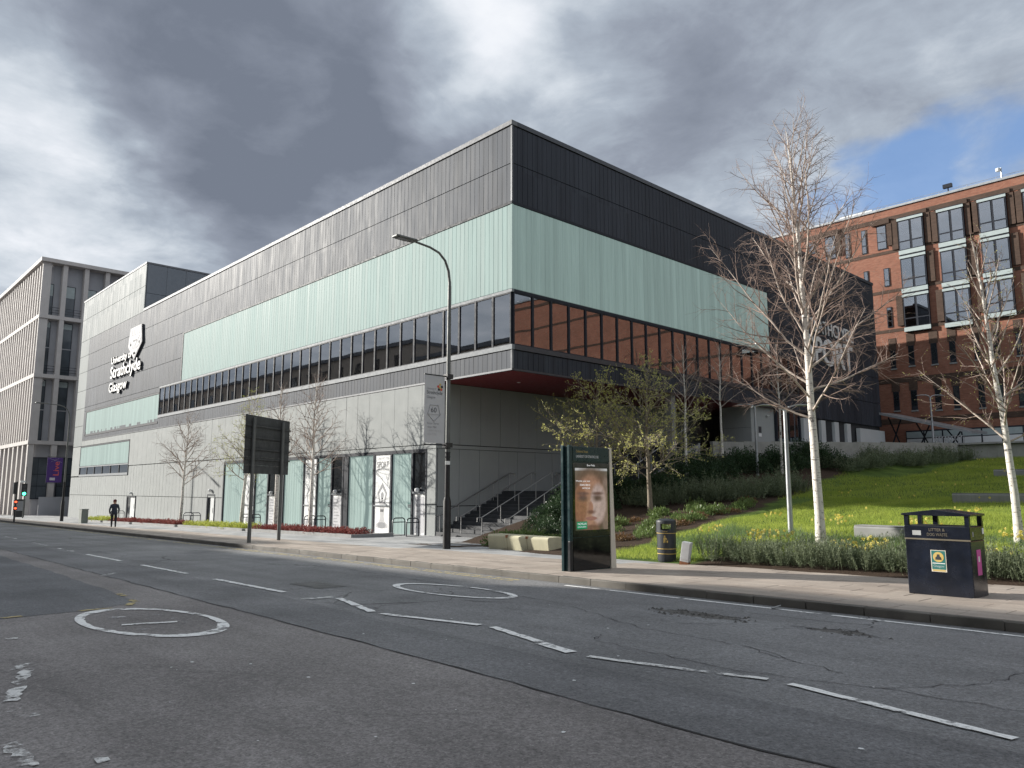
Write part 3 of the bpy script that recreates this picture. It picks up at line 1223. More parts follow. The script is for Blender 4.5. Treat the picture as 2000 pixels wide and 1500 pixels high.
# terrace on top with its retaining walls
tz = []
edge = [(X, terr_edge(X)) for X in np.arange(-24.3, -16.9, .5)] + [(60, 58.5)]
poly = edge + [(60, 90), (-60, 90), (-60, 64.8), (-30, 64.8), (-30.05, 37.2), (-24.3, 37.2)]
terrace = MB().add([(x, y, terrace_z(x, y)) for x, y in poly], [tuple(range(len(poly)))]).build('terrace', M['terrace'])
struct(terrace)


def retaining(name, pts, th, top, drop, label, joints=2.4):
    """cast concrete wall in panels"""
    t = thing(name, label, 'wall', (pts[0][0], pts[0][1], hill_z(*pts[0]) - 1))
    for (a, b), (c, d) in zip(pts[:-1], pts[1:]):
        L = math.hypot(c - a, d - b)
        n = max(1, round(L / joints))
        for i in range(n):
            g = .006 / L
            x0, y0 = a + (c - a) * (i / n + g), b + (d - b) * (i / n + g)
            x1, y1 = a + (c - a) * ((i + 1) / n - g), b + (d - b) * ((i + 1) / n - g)
            nx, ny = (d - b) / L * th, -(c - a) / L * th
            zt = terrace_z((x0 + x1) / 2, max(y0, y1)) + top
            vs = [(x0, y0), (x1, y1), (x1 + nx, y1 + ny), (x0 + nx, y0 + ny)]
            MB().add([(x, y, zt - drop) for x, y in vs] + [(x, y, zt) for x, y in vs],
                     [(0, 3, 2, 1), (4, 5, 6, 7), (0, 1, 5, 4), (1, 2, 6, 5), (2, 3, 7, 6), (3, 0, 4, 7)]).build('wall_panel', M['concrete'], t)
    return t


retaining('retaining_wall', [(-17.2, 58.55), (34, 58.55)], .35, .12, 2.2, 'long concrete retaining wall at the top of the lawn before the brick building')
retaining('retaining_wall', [(-24.3, 38.6), (-22.6, 42.6), (-20.4, 49), (-17.3, 58.2)], .3, .12, 1.9, 'concrete wall behind the dark shrubs below the sports centre entrance')


# =================================================================== sports centre
FY, FX = 23.0, -24.49
XE, YE = -98.1, 64.6
Z_ROOF, Z_A, Z_B, Z_G0, Z_W1, Z_W0, Z_C0 = 18.77, 16.67, 14.70, 10.60, 10.52, 8.04, 6.95
LEDGE = 3.70
BX = -29.96
SP = thing('sports_centre', 'large sports centre with dark zinc cladding, pale green channel glass and a red soffit', 'building', (FX, FY, 0))
core = MB()
core.box(XE + .1, FX - .12, FY + .12, YE - .1, Z_W1, Z_ROOF - .35)
core.box(XE + .1, FX - .12, FY + .12, YE - .1, Z_C0 + .02, Z_W0 - .02)
core.box(XE + .1, -70.3, FY + .12, YE - .1, Z_W0 - .02, Z_W1)
core.box(-70.3, -33, FY + 8, YE - .1, Z_W0 - .02, Z_W1)
core.box(-33, FX - .12, 53.0, YE - .1, Z_W0 - .02, Z_W1)
core.box(XE + .1, BX - .1, FY + .12, YE - .1, -3, Z_C0 + .02)
core.box(BX - .1, FX - .12, 52.2, YE - .1, 3.5, Z_C0 + .02)
core.box(XE + .1, -76.5, FY + .12, 34, Z_ROOF - .4, 23.2)
core.build('wall', M['joint'], SP)
rm = MB()
rm.box(-70.2, -33.2, FY + 7.9, FY + 7.98, Z_W0 + .02, Z_W1 - .02)
rm.box(-33, -32.9, FY + 8, 53, Z_W0 + .02, Z_W1 - .02)
rm.build('room_wall', M['room'], SP)
rm = MB()
rm.box(-70.2, FX - .2, FY + .3, 52.9, Z_W0 - .015, Z_W0 + .01)
rm.build('room_floor', M['room_dark'], SP)
for i in range(15):
    x = -67 + i * 2.9
    MB().box(x, x + 1.2, FY + 2.2, FY + 2.42, Z_W1 - .14, Z_W1 - .08).build('ceiling_tube', M['tube'], SP)
for i in range(9):
    y = 25.5 + i * 2.9
    MB().box(FX - 2.6, FX - 2.38, y, y + 1.2, Z_W1 - .14, Z_W1 - .08).build('ceiling_tube', M['tube'], SP)
for i in range(8):      # columns seen through the glass
    MB().box(-66 + i * 5.6, -65.6 + i * 5.6, FY + .9, FY + 1.3, Z_W0, Z_W1).build('column', M['spandrel'], SP)
for i in range(5):
    MB().box(FX - 1.3, FX - .9, 23.9 + i * 5.6, 24.3 + i * 5.6, Z_W0, Z_W1).build('column', M['spandrel'], SP)
MB().box(XE, FX - .05, FY + .05, YE, Z_ROOF - .35, Z_ROOF - .12).build('roof', M['coping_dark'], SP)


def rows_y(x0, x1, z0, z1, wdt, gap=.018, th=.07, jit=0.0):
    """panels on the street wall, between x0 and x1"""
    n = max(1, round((x1 - x0) / wdt))
    s_ = (x1 - x0) / n
    return [(x0 + i * s_ + gap / 2, x0 + (i + 1) * s_ - gap / 2, FY - .02, FY + th, z0 + gap, z1 - gap) for i in range(n)]


def rows_x(y0, y1, z0, z1, wdt, gap=.018, th=.07, X=FX):
    n = max(1, round((y1 - y0) / wdt))
    s_ = (y1 - y0) / n
    return [(X - th, X + .02, y0 + i * s_ + gap / 2, y0 + (i + 1) * s_ - gap / 2, z0 + gap, z1 - gap) for i in range(n)]


PW = .33
XZ = -94.6
zl = rows_y(XZ, FX, Z_A, Z_ROOF - .25, PW) + rows_y(XZ, FX, Z_B + .1, Z_A, PW)
zl += rows_y(XZ, -65.45, 12.65, Z_B + .1, PW) + rows_y(XZ, -65.45, Z_W1 + .12, 12.65, PW)
zl += rows_y(XZ, -70.4, 10.16, Z_W1 + .12, PW) + rows_y(XZ, -93.75, 7.4, 10.16, PW)
zl += rows_y(XZ, FX, Z_C0 + .02, Z_W0 - .22, PW) + rows_y(XZ, -70.4, Z_W0 - .22, Z_W0 - .1 - .5, PW) * 0
pieces(SP, 'cladding_panel', zl, M['zinc'], 170, 'Y')
zr = rows_x(FY, YE, Z_A, Z_ROOF - .25, PW) + rows_x(FY, YE, Z_B + .1, Z_A, PW)
zr += rows_x(46.65, YE, 12.65, Z_B + .1, PW) + rows_x(46.65, YE, Z_W1 + .1, 12.65, PW) + rows_x(51.85, YE, 8.5, Z_W1 + .1, PW)
zr += rows_x(FY, 51.85, Z_C0 + .02, Z_W0 - .22, PW) + rows_x(51.85, YE, Z_C0 - .35, 8.5, PW)
pieces(SP, 'cladding_panel', zr, M['zinc_shaded'], 130, 'X')
# tower (flush with the street wall) and the pale strip at the far end
tw = rows_y(XE, -76.3, Z_ROOF - .25, 21.1, .8) + rows_y(XE, -76.3, 21.1, 23.3, .8)
for z0, z1 in ((6.3, 8.6), (8.6, 10.6), (10.6, 12.65), (12.65, 14.8), (14.8, 16.7), (16.7, Z_ROOF - .25)):
    tw += rows_y(XE, XZ, z0, z1, 3.5)
pieces(SP, 'tower_panel', tw, M['zinc_tower'], 300, 'Y')
ts = []
for z0, z1 in ((17.8, 20.4), (20.4, 23.3)):
    ts += rows_x(FY + .1, 34, z0, z1, 1.9, X=-76.3)
pieces(SP, 'tower_side_panel', ts, M['tower_side'], 60, 'X')
MB().box(XE - .05, -76.25, FY - .06, 34.05, 23.31, 23.48).build('coping', M['coping'], SP)
MB().box(-76.2, FX + .06, FY - .08, FY + .3, Z_ROOF - .22, Z_ROOF).build('coping', M['coping'], SP)
MB().box(FX - .3, FX + .065, FY + .302, YE + .05, Z_ROOF - .222, Z_ROOF - .002).build('coping', M['coping_dark'], SP)
MB().box(FX - .06, FX + .035, FY - .035, FY + .06, Z_B + .12, Z_ROOF - .23).build('corner_trim', M['coping_dark'], SP)
MB().box(FX - .06, FX + .035, FY - .035, FY + .06, Z_C0 + .03, Z_W0 - .2).build('corner_trim', M['coping'], SP)

# channel glass
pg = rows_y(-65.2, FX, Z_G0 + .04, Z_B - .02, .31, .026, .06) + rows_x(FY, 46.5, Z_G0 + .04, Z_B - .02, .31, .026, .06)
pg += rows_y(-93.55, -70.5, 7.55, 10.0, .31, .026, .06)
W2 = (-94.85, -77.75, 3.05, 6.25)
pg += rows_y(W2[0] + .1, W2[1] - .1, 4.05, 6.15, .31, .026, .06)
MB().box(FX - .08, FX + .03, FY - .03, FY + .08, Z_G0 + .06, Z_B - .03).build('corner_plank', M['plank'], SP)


def trim_y(x0, x1, z0, z1, mat='frame', out=.05, name='trim'):
    return MB().box(x0, x1, FY - out, FY + .1, z0, z1).build(name, M[mat], SP)


def trim_x(y0, y1, z0, z1, mat='frame', out=.05, name='trim'):
    return MB().box(FX - .1, FX + out, y0, y1, z0, z1).build(name, M[mat], SP)


trim_y(-65.42, FX + .05, Z_B - .02, Z_B + .10)
trim_x(FY + .1, 46.65, Z_B - .018, Z_B + .102)
trim_y(-65.44, -65.2, Z_G0, Z_B - .02)
trim_x(46.5, 46.64, Z_G0, Z_B - .02)
trim_y(-70.4, FX + .04, Z_W1 - .02, Z_G0 + .03, 'sill')
trim_x(FY + .1, 51.85, Z_W1 - .022, Z_G0 + .028, 'frame')
trim_y(-93.75, -70.4, 10.0, 10.15)
trim_y(-93.75, -93.56, 7.42, 10.0)
trim_y(-93.75, -70.4, 7.35, 7.53)
trim_y(-70.4, FX + .07, Z_W0 - .2, Z_W0 + .02, 'sill', .07, 'sill')
trim_x(FY + .1, 51.85, Z_W0 - .202, Z_W0 + .018, 'coping_dark', .07, 'sill')
trim_y(XZ, FX + .02, Z_C0 - .06, Z_C0 + .03, 'coping_dark', .03)
trim_x(FY + .1, 51.85, Z_C0 - .062, Z_C0 + .028, 'coping_dark', .03)
# window strip: each window a frame with its pane
WW = (-24.53 + 70.35) / 37
fm = MB()
for q in (-1, 1):
    fm.box(q * (WW / 2 - .03) - .03, q * (WW / 2 - .03) + .03, -.05, .09, 0, Z_W1 - Z_W0 - .05)
fm.box(-WW / 2 + .06, WW / 2 - .06, -.04, .08, 0, .05).box(-WW / 2 + .06, WW / 2 - .06, -.04, .08, Z_W1 - Z_W0 - .1, Z_W1 - Z_W0 - .05)
fmesh = fm.mesh('window', M['frame'])
pmesh = MB().box(-WW / 2 + .06, WW / 2 - .06, .0, .014, .05, Z_W1 - Z_W0 - .1).mesh('pane', M['glass'])


def window_at(loc, rz):
    o = link('window', fmesh, SP, True, Vector(loc), (0, 0, rz))
    link('pane', pmesh, o, False)


for i in range(37):
    window_at((-70.35 + WW * (i + .5), FY, Z_W0 + .02), 0)
nR = 23
for i in range(nR):
    window_at((FX, FY + .06 + WW * (i + .5), Z_W0 + .02), R(90))
# second pale window low at the far end
trim_y(W2[0], W2[1], W2[3] - .1, W2[3] + .02)
trim_y(W2[0], W2[0] + .1, W2[2], W2[3] - .1)
trim_y(W2[1] - .1, W2[1], W2[2], W2[3] - .1)
trim_y(W2[0] + .1, W2[1] - .1, W2[2] - .12, W2[2] + .1, 'sill')
trim_y(W2[0] + .1, W2[1] - .1, 3.92, 4.04, 'sill')
s_ = (W2[1] - W2[0] - .2) / 6
for i in range(6):
    x0 = W2[0] + .1 + i * s_
    o = MB().box(x0, x0 + .07, FY - .03, FY + .08, W2[2] + .1, 3.92).box(x0 + s_ - .07, x0 + s_ - .005, FY - .03, FY + .08, W2[2] + .1, 3.92).build('small_window', M['frame'], SP)
    MB().box(x0 + .07, x0 + s_ - .07, FY + .02, FY + .04, W2[2] + .1, 3.92).build('pane', M['glass_dark'], o)

# grey base panels
gp = rows_y(-77.7, BX, LEDGE + .1, Z_C0 - .07, 1.22, .02, .06)
gp += rows_y(XE, W2[0] - .02, LEDGE - .72, 6.28, 3.1, .02, .06) + rows_y(W2[0], -77.7, 6.29, Z_C0 - .07, 1.22, .02, .06)
gp += rows_y(XE, -77.6, .95, 2.9, .8, .02, .06) + rows_y(XE, -77.6, -2.4, .95, .8, .02, .06)
gp += rows_y(-77.6, -55.5, .95, LEDGE + .08, .8, .02, .06)
gp += rows_y(-74.8, -58.4, -2.4, .95, .8, .02, .06) + rows_y(-56.75, -55.5, -2.4, .95, .8, .02, .06)
gp += rows_y(-30.72, BX, .85, LEDGE - .1, .8, .02, .06) + rows_y(-30.72, BX, -1.6, .85, .8, .02, .06)
pieces(SP, 'facade_panel', gp, M['panel'], 230, 'Y')
trim_y(-55.5, BX + .02, LEDGE - .1, LEDGE + .08, 'panel', .04, 'ledge')
gx_ = rows_x(FY + .1, 52.2, LEDGE + .1, Z_C0 - .05, 1.36, .02, .06, X=BX) + rows_x(FY + .1, 38, .75, LEDGE - .1, 1.36, .02, .06, X=BX) + rows_x(FY + .1, 30, -1.6, .75, 1.36, .02, .06, X=BX)
pieces(SP, 'facade_panel', gx_, M['panel'], 60, 'X')
MB().box(BX - .06, BX + .04, FY + .102, 38, LEDGE - .098, LEDGE + .078).build('ledge', M['panel'], SP)
MB().box(BX, FX - .03, FY + .12, 52.2, Z_C0 - .05, Z_C0 - .01).build('soffit', M['soffit'], SP)
for yy in (26, 31, 36, 41):
    MB().lathe([(.09, 0), (.09, .02)], 10, (-27.2, yy, Z_C0 - .075)).build('downlight', M['white'], SP)
# the two plain doors left of the glazed bays


def plain_door(x0, x1, zt, open_=False):
    f = MB().box(x0 - .1, x0, FY - .04, FY + .1, -1.9, zt).box(x1, x1 + .1, FY - .04, FY + .1, -1.9, zt).box(x0 - .1, x1 + .1, FY - .04, FY + .1, zt, zt + .1).build('door', M['frame'], SP)
    MB().box(x0, x1, FY + .02, FY + .05, -1.9, zt).build('door_leaf', M['panel_lite'], f)
    MB().box(x0, x0 + (x1 - x0) * .35, FY + .005, FY + .02, -1.9, zt).build('door_glass', M['glass_dark'], f)
    MB().tube([(x1 - .2, FY - .02, -.2), (x1 - .2, FY - .02, .2)], .02, 6).build('handle', M['steel'], f)
    lamp_dome((x0 + x1) / 2, zt + .38)


def lamp_dome(x, z):
    MB().lathe([(.02, -.06), (.10, -.02), (.13, .05), (.11, .13), (.04, .17)], 12, (x, FY - .14, z - .05)).build('dome_lamp', M['white'], SP, smooth=True)


plain_door(-77.3, -75.1, .83)
plain_door(-58.2, -56.95, 1.1)
gp2 = rows_y(-77.6, -74.8, .95, 1.0, .8) * 0
# glazed bays of the ground floor
bays = [(-55.4, -51.87, 'g'), (-51.87, -50.17, 'p'), (-50.17, -48.19, 'g'), (-48.19, -46.73, 'd'), (-46.73, -46.0, 'x'), (-46.0, -43.31, 'g'), (-43.31, -41.68, 'p'),
        (-41.68, -39.94, 'g'), (-39.94, -38.67, 'd'), (-38.67, -38.15, 'x'), (-38.15, -35.46, 'g'), (-35.46, -33.81, 'p'), (-33.81, -31.91, 'g'), (-31.91, -30.75, 'd')]
ZH = LEDGE - .28
trim_y(-55.45, -30.72, ZH, LEDGE - .1, 'frame', .045, 'head_frame')
trim_y(-55.5, -55.36, -1.9, ZH, 'frame', .05, 'post')
trim_y(-30.78, -30.70, -1.9, ZH, 'frame', .05, 'post')
pdone = 0
for x0, x1, k in bays:
    trim_y(x1 - .07, x1 + .07, -1.9, ZH - .002, 'frame', .052, 'post') if x1 < -31 else None
    zg = pave_z((x0 + x1) / 2, FY)
    if k == 'g':
        pg += [(a, b, c + .05, d, zg - .1, ZH) for a, b, c, d, e, f in rows_y(x0 + .07, x1 - .07, 0, 1, .31, .026, .06)]
    elif k == 'x':
        trim_y(x0 + .07, x1 - .07, -1.9, ZH - .004, 'frame', .03, 'dark_panel')
    elif k == 'd':
        pane = MB().box(x0 + .07, x1 - .07, FY + .02, FY + .05, zg + 2.15, ZH).build('upper_pane', M['glass_dark'], SP)
        d = MB().box(x0 + .07, x1 - .07, FY + .02, FY + .06, zg - .1, zg + 2.05).build('door', M['white'], SP)
        MB().box(x0 + .07, x1 - .07, FY - .05, FY + .06, zg + 2.05, zg + 2.15).build('transom', M['sill'], d)
        MB().box(x0 + .22, x1 - .2, FY + .012, FY + .02, zg + .1, zg + 1.9).build('door_sign', M['banner'], d)
        MB().tube([(x1 - .13, FY - .02, zg + .9), (x1 - .13, FY - .02, zg + 1.3)], .018, 6).build('handle', M['steel'], d)
        for i, ln in enumerate(['CREATE', 'HEALTHY', 'HABITS', 'NOW', 'OPEN TO', 'ALL'] if x1 > -31 else []):
            text(d, ln, (x1 - x0) * .36, .12, M['ink_grey'], (x0 + .3, FY + .009, zg + 1.66 - i * .27), FACE_Y, name='door_lettering')
        for i in range(9 if x1 < -31 else 0):      # small print, too fine to read
            MB().box(x0 + .3, x0 + .3 + (x1 - x0) * (.38 + .1 * (i % 3 - 1)), FY + .008, FY + .011, zg + 1.75 - i * .18, zg + 1.79 - i * .18).build('small_print', M['ink_grey'], d)
        lamp_dome((x0 + x1) / 2, zg + 2.22)
    elif k == 'p':
        p = MB().box(x0 + .07, x1 - .07, FY + .0, FY + .05, zg - .1, ZH).build('poster_panel', M['white'], SP)
        MB().box(x0 + .07, x1 - .07, FY - .05, FY + .04, zg + 1.40, zg + 1.47).build('rail', M['sill'], p)
        cx = (x0 + x1) / 2
        w_ = x1 - x0 - .3
        text(p, 'STRATHCLYDE', w_ * .82, .13, M['ink_pale'], (cx, FY - .004, zg + 3.88), FACE_Y, center=True, name='poster_lettering')
        text(p, 'SPORT', w_ * .84, .33, M['ink'], (cx, FY - .004, zg + 3.46), FACE_Y, center=True, name='poster_lettering', bold=.012)
        text(p, 'AND ACTIVE HEALTH', w_ * .82, .10, M['ink_grey'], (cx, FY - .004, zg + 3.31), FACE_Y, center=True, name='poster_lettering')
        # printed figure: seated, arms raised, palms together
        F = Matrix.Translation((cx, FY - .001, zg + .25)) @ FACE_Y

        def prn(poly, mt, d=.003):
            MB().prism(poly, F, d).build('printed_figure', M[mt], p)

        def ell(cx_, cy_, rx, ry, n=18):
            return [(cx_ + rx * math.cos(6.2832 * i / n), cy_ + ry * math.sin(6.2832 * i / n)) for i in range(n)]
        prn(ell(0, 1.72, .13, .19), 'ink_grey')
        prn([(-.06, 1.6), (-.07, 1.42), (-.27, 1.36), (-.20, .95), (-.15, .62), (-.24, .34), (.24, .34), (.15, .62), (.20, .95), (.27, 1.36), (.07, 1.42), (.06, 1.6)], 'ink_pale')
        for sg in (-1, 1):
            prn([(sg * .27, 1.36), (sg * .17, 1.32), (sg * .30, 1.78), (sg * .44, 1.86)], 'ink_grey', .004)
            prn([(sg * .44, 1.86), (sg * .33, 1.80), (0, 2.16), (0, 2.42)], 'ink_grey', .0045)
            prn([(sg * .02, .08), (sg * .22, .36), (sg * .52, .22), (sg * .56, .06), (sg * .3, .0)], 'ink_pale', .004)
        prn(ell(0, .16, .40, .17), 'ink_grey', .0045)
        prn([(-.17, 1.0), (.17, 1.0), (.15, .86), (-.15, .86)], 'ink', .0045)
    if k == 'g' and x1 in (-48.19, -39.94, -31.91):
        for q, mt in ((1.55, 'sticker_green'), (1.45, 'rack'), (1.36, 'rack')):
            MB().box(x1 - .42, x1 - .16, FY + .02, FY + .03, zg + q, zg + q + .06).build('entry_sticker', M[mt], SP)
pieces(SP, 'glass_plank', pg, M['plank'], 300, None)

# lettering and crest on the street wall, standing proud
for s__, x0, w_, z0, h_ in (('University of', -84.95, 6.5, 14.12, .95), ('Strathclyde', -85.0, 9.4, 12.45, 1.62), ('Glasgow', -85.2, 5.8, 11.10, 1.30)):
    for i, ln in enumerate([s__]):
        text(SP, ln, w_, h_, M['letter'], (x0, FY - .14, z0), FACE_Y, .08, side=M['letter_side'], bold=.014)
cr = [(-79.75, 14.0 + .95), (-77.75, 14.14 - .15), (-75.45, 15.6 - .6), (-75.9, 17.1), (-77.6, 17.5), (-79.35, 17.1)]
cc = (-77.6, 15.75)
shield = [(-79.3, 17.25), (-75.95, 17.25), (-75.5, 15.45), (-77.6, 13.95), (-79.75, 15.45)]
CM = Matrix.Translation((0, FY - .20, 0)) @ FACE_Y
crest = MB().prism(shield, CM, -.17).build('crest', M['letter_side'], SP)
inn = [(cc[0] + (x - cc[0]) * .97, cc[1] + (z - cc[1]) * .97) for x, z in shield]
MB().prism(inn, Matrix.Translation((0, FY - .205, 0)) @ FACE_Y, .02).build('crest_face', M['banner'], crest)
C2 = Matrix.Translation((0, FY - .226, 0)) @ FACE_Y


def cp_(pts, mt='ink_grey'):
    MB().prism(pts, C2, .012).build('crest_relief', M[mt], crest)


cp_([(-78.9, 16.2), (-76.3, 16.2), (-77.6, 15.35)])
cp_([(-79.15, 15.9), (-78.0, 15.05), (-79.35, 15.45)])
cp_([(-76.05, 15.9), (-77.2, 15.05), (-75.85, 15.45)])
cp_([(-77.6, 14.8), (-78.7, 14.95), (-77.6, 14.2), (-76.5, 14.95)])
for i in range(5):
    cp_([(-78.95 + i * .55, 16.45), (-78.6 + i * .55, 16.45), (-78.65 + i * .55, 17.0), (-78.9 + i * .55, 17.0)])
for x, z in ((-77.9, 15.85), (-77.3, 15.85), (-78.9, 15.55), (-76.3, 15.55), (-77.75, 14.6), (-77.45, 14.6)):
    cp_([(x - .12, z - .12), (x + .12, z - .12), (x + .14, z + .06), (x, z + .16), (x - .14, z + .06)], 'letter')
text(SP, 'STRATHCLYDE', 8.0, 1.0, M['letter'], (FX + .06, 51.9, 12.95), FACE_X, .03)
text(SP, 'SPORT', 7.7, 2.1, M['letter'], (FX + .06, 51.9, 10.6), FACE_X, .03, bold=.02)

# entrance level on the terrace
ent = terrace_z(FX, 45)
MB().box(BX + .01, BX + .05, 37.5, 52.1, 3.6, LEDGE + .05).build('entrance_glass', M['glass_dark'], SP)
MB().box(-25.1, -24.7, 35.45, 35.85, 2.5, Z_C0 - .06).build('column', M['concrete_darker'], SP)
g = MB().box(-26.8, -24.75, 44.2, 47.2, ent - .3, Z_C0 - .06).build('entrance_box', M['panel'], SP)
MB().box(-26.75, -24.8, 44.19, 44.2, ent + 1.2, ent + 1.21).build('box_seam', M['joint'], g)
MB().box(-24.752, -24.735, 45.1, 45.45, ent + .9, ent + 1.3).build('notice', M['ink'], g)
MB().box(-24.752, -24.735, 45.1, 45.45, ent + .65, ent + .86).build('notice', M['white'], g)
MB().lathe([(.02, -.12), (.10, -.06), (.12, 0)], 10, (-24.66, 46.2, 6.4)).build('camera_dome', M['white'], g)
MB().box(-24.7, -24.62, 47.3, 52.1, ent - .2, Z_C0 - .06).build('entrance_window', M['glass'], SP)
MB().box(-26.9, -26.8, 47.3, 52.1, ent - .2, Z_C0 - .06).build('lobby_wall', M['brick_dark'], SP)
for yy in (47.25, 48.9, 50.5, 52.1):
    MB().box(-24.75, -24.55, yy - .06, yy + .06, ent - .2, Z_C0 - .06).build('post', M['frame'], SP)
for y0, y1 in ((50.7, 52.0), (53.4, 54.1), (55.6, 56.3), (57.7, 58.4)):
    MB().box(-24.66, -24.4, y0, y1, ent - .2, Z_C0 - .45).build('fin_panel', M['panel_lite'], SP)
MB().box(-24.5, -24.2, 59.6, 64.4, ent - .2, 6.25).build('fin_panel', M['panel_lite'], SP)
# stairs along the base wall
ST = thing('staircase', 'dark granite staircase with steel handrails climbing beside the grey wall', 'stairs', (-27.2, 23.0, pave_z(-27.2, 23)))
SXA, SXB = BX + .06, -24.45
zb = pave_z(-27.2, 23)
n1_ = 13
r1_ = (1.50 - zb) / n1_
for i in range(n1_):
    y0 = 23.0 + i * .362
    MB().box(SXA, SXB, y0, 27.9 if i == n1_ - 1 else y0 + .39, zb - .6 if i < 2 else zb + (i - 2) * r1_, zb + (i + 1) * r1_ - .002).build('step', M['step'], ST)
MB().box(SXA, SXB, 27.903, 31.5, .2, 1.497).build('landing', M['step'], ST)
n2_ = 16
r2_ = (4.14 - 1.5) / n2_
for i in range(n2_):
    y0 = 31.503 + i * .362
    MB().box(SXA, SXB, y0, y0 + (.39 if i < n2_ - 1 else .7), 1.5 + (i - 2) * r2_, 1.5 + (i + 1) * r2_ - .002).build('step', M['step'], ST)
for k in (0, 1):
    pr = [(22.8, zb - .3), (27.8, 1.6), (31.5, 1.6), (37.6, 4.2), (37.6, 3.4), (31.5, .5), (22.8, -1.2)]
sm = Matrix(((0, 0, 1, SXB + .01), (1, 0, 0, 0), (0, 1, 0, 0), (0, 0, 0, 1)))
MB().prism(pr, sm, .14).build('stringer', M['concrete_darker'], ST)
sm2 = Matrix(((0, 0, 1, BX + .025), (1, 0, 0, 0), (0, 1, 0, 0), (0, 0, 0, 1)))
MB().prism([(y, z + .14) for y, z in pr], sm2, .033).build('wall_string', M['panel'], ST)


def handrail(X, y0, y1, z0, z1, npost, first=True):
    """rail with posts; z0/z1 are the stair levels"""
    mb = MB()
    hgt = .92
    a, b = Vector((X, y0, z0 + hgt)), Vector((X, y1, z1 + hgt))
    mb.tube([a + Vector((0, -.28, -.20)), a + Vector((0, -.28, -.02)), a, b, b + Vector((0, .32, 0)), b + Vector((0, .34, -.12))], .026, 7)
    o = mb.build('handrail', M['steel'], ST, smooth=True)
    for i in range(npost):
        q = i / (npost - 1)
        p = a.lerp(b, q)
        MB().tube([(X, p.y, z0 + (z1 - z0) * q - .05), p], .022, 7).build('post', M['steel'], o, smooth=True)


for X in (BX + .28, -28.05, -26.55, -24.95):
    handrail(X, 23.05 if X < -26 else 23.3, 27.7, zb + .02, 1.5, 5)
    handrail(X, 31.5, 37.2, 1.5, 4.15, 6)


# =================================================================== concrete-framed building at the far left
LBX, LBY, LBT = -111.3, 21.0, 31.45
LB = thing('office_building', 'tall pale concrete office building with close vertical fins at the far left', 'building', (LBX, LBY, -2))
FL = [31.2, 23.75, 16.0, 7.45]
g = -3.0
bk = MB()
bk.box(-190, LBX - 1.1, LBY + 1.0, 70, g, LBT - .5)
bk.build('wall', M['stone_back'], LB)
MB().box(-190, LBX + .35, LBY - .35, 70, LBT - .5, LBT).build('roof', M['stone_fin'], LB)
for z in FL[1:]:
    MB().box(-190, LBX + .06, LBY - .06, LBY + .99, z - .24, z + .24).build('floor_band', M['stone_fin'], LB)
    MB().box(LBX - 1.09, LBX + .058, LBY + .992, 70, z - .238, z + .238).build('floor_band', M['stone_fin'], LB)
finm = {}
for i, (zt, zb_) in enumerate(((FL[0] - .25, FL[1] + .24), (FL[1] - .24, FL[2] + .24), (FL[2] - .24, FL[3] + .24))):
    h = zt - zb_
    fmh = MB().box(-.2, .2, -.02, .98, 0, h).mesh('fin', M['stone_fin'])
    cmh = MB().box(-.98, .02, -.27, .27, 0, h).mesh('column', M['stone_fin'])
    for k in range(46):
        link('fin', fmh, LB, True, Vector((LBX - .35 - i * .0 - k * 1.45, LBY, zb_)))
    for k in range(8):
        yy = LBY + 2.55 + k * 2.55
        link('column', cmh, LB, True, Vector((LBX, yy, zb_)))
        # infill between columns: dark window beside a ribbed panel, with a low guard rail
        y0, y1 = yy - 2.25, yy - .3
        top = zt - (2.6 if i == 0 else .2)
        o = MB().box(LBX - 1.06, LBX - .98, y0, y0 + 1.25, zb_ + .05, top).build('window', M['frame'], LB)
        MB().box(LBX - .98, LBX - .96, y0 + .08, y0 + 1.17, zb_ + .12, top - .08).build('pane', M['glass_mid'], o)
        MB().box(LBX - .965, LBX - .95, y0 + .08, y0 + 1.17, top - (1.6 if i == 0 else .8), top - .09).build('blind', M['spandrel'], o)
        if i:
            MB().box(LBX - .97, LBX - .93, y0, y0 + 1.25, (zb_ + top) / 2, (zb_ + top) / 2 + .12).build('transom', M['stone_back'], o)
        if i < 2:
            rl = MB()
            for hz in (.45, .8, 1.15):
                rl.tube([(LBX - .5, y0 - .02, zb_ + hz), (LBX - .5, y1 + .32, zb_ + hz)], .03, 5)
            rl.build('guard_rail', M['frame'], LB)
    MB().tube([(LBX - .75, LBY + .9, zb_), (LBX - .75, LBY + .9, zt - .6), (LBX - .4, LBY + 1.1, zt - .3)], .14, 8).build('drainpipe', M['stone_fin'], LB, smooth=True)
h = FL[3] - .3 - g
for k in range(24):
    MB().box(LBX - .7 - k * 2.9, LBX - .05 - k * 2.9, LBY, LBY + .65, g, FL[3] - .3).build('column', M['stone_fin'], LB)
for k in range(7):
    yy = LBY + 2.9 + k * 3.3
    MB().box(LBX - .65, LBX, yy - .32, yy + .32, g, FL[3] - .3).build('column', M['stone_fin'], LB)
    o = MB().box(LBX - 1.08, LBX - 1.0, yy - 2.6, yy - .3, .3, 5.6).build('window', M['frame'], LB)
    for q in (0, 1):
        for z0, z1 in ((.4, 1.9), (2.0, 3.4), (3.5, 5.5)):
            MB().box(LBX - 1.0, LBX - .98, yy - 2.5 + q * 1.1, yy - 1.45 + q * 1.1, z0, z1).build('pane', M['glass_mid'], o)
MB().box(LBX + .6, LBX + .7, LBY + 1.5, 32, g, .6).build('boundary_fence', M['stone_back'], LB)
MB().box(-99.6, -99.3, FY + .3, 32, -2.5, 1.8).build('site_gate', M['black'])
tag(bpy.data.objects['site_gate'], 'black solid gate closing the gap beyond the sports centre end wall', 'gate')

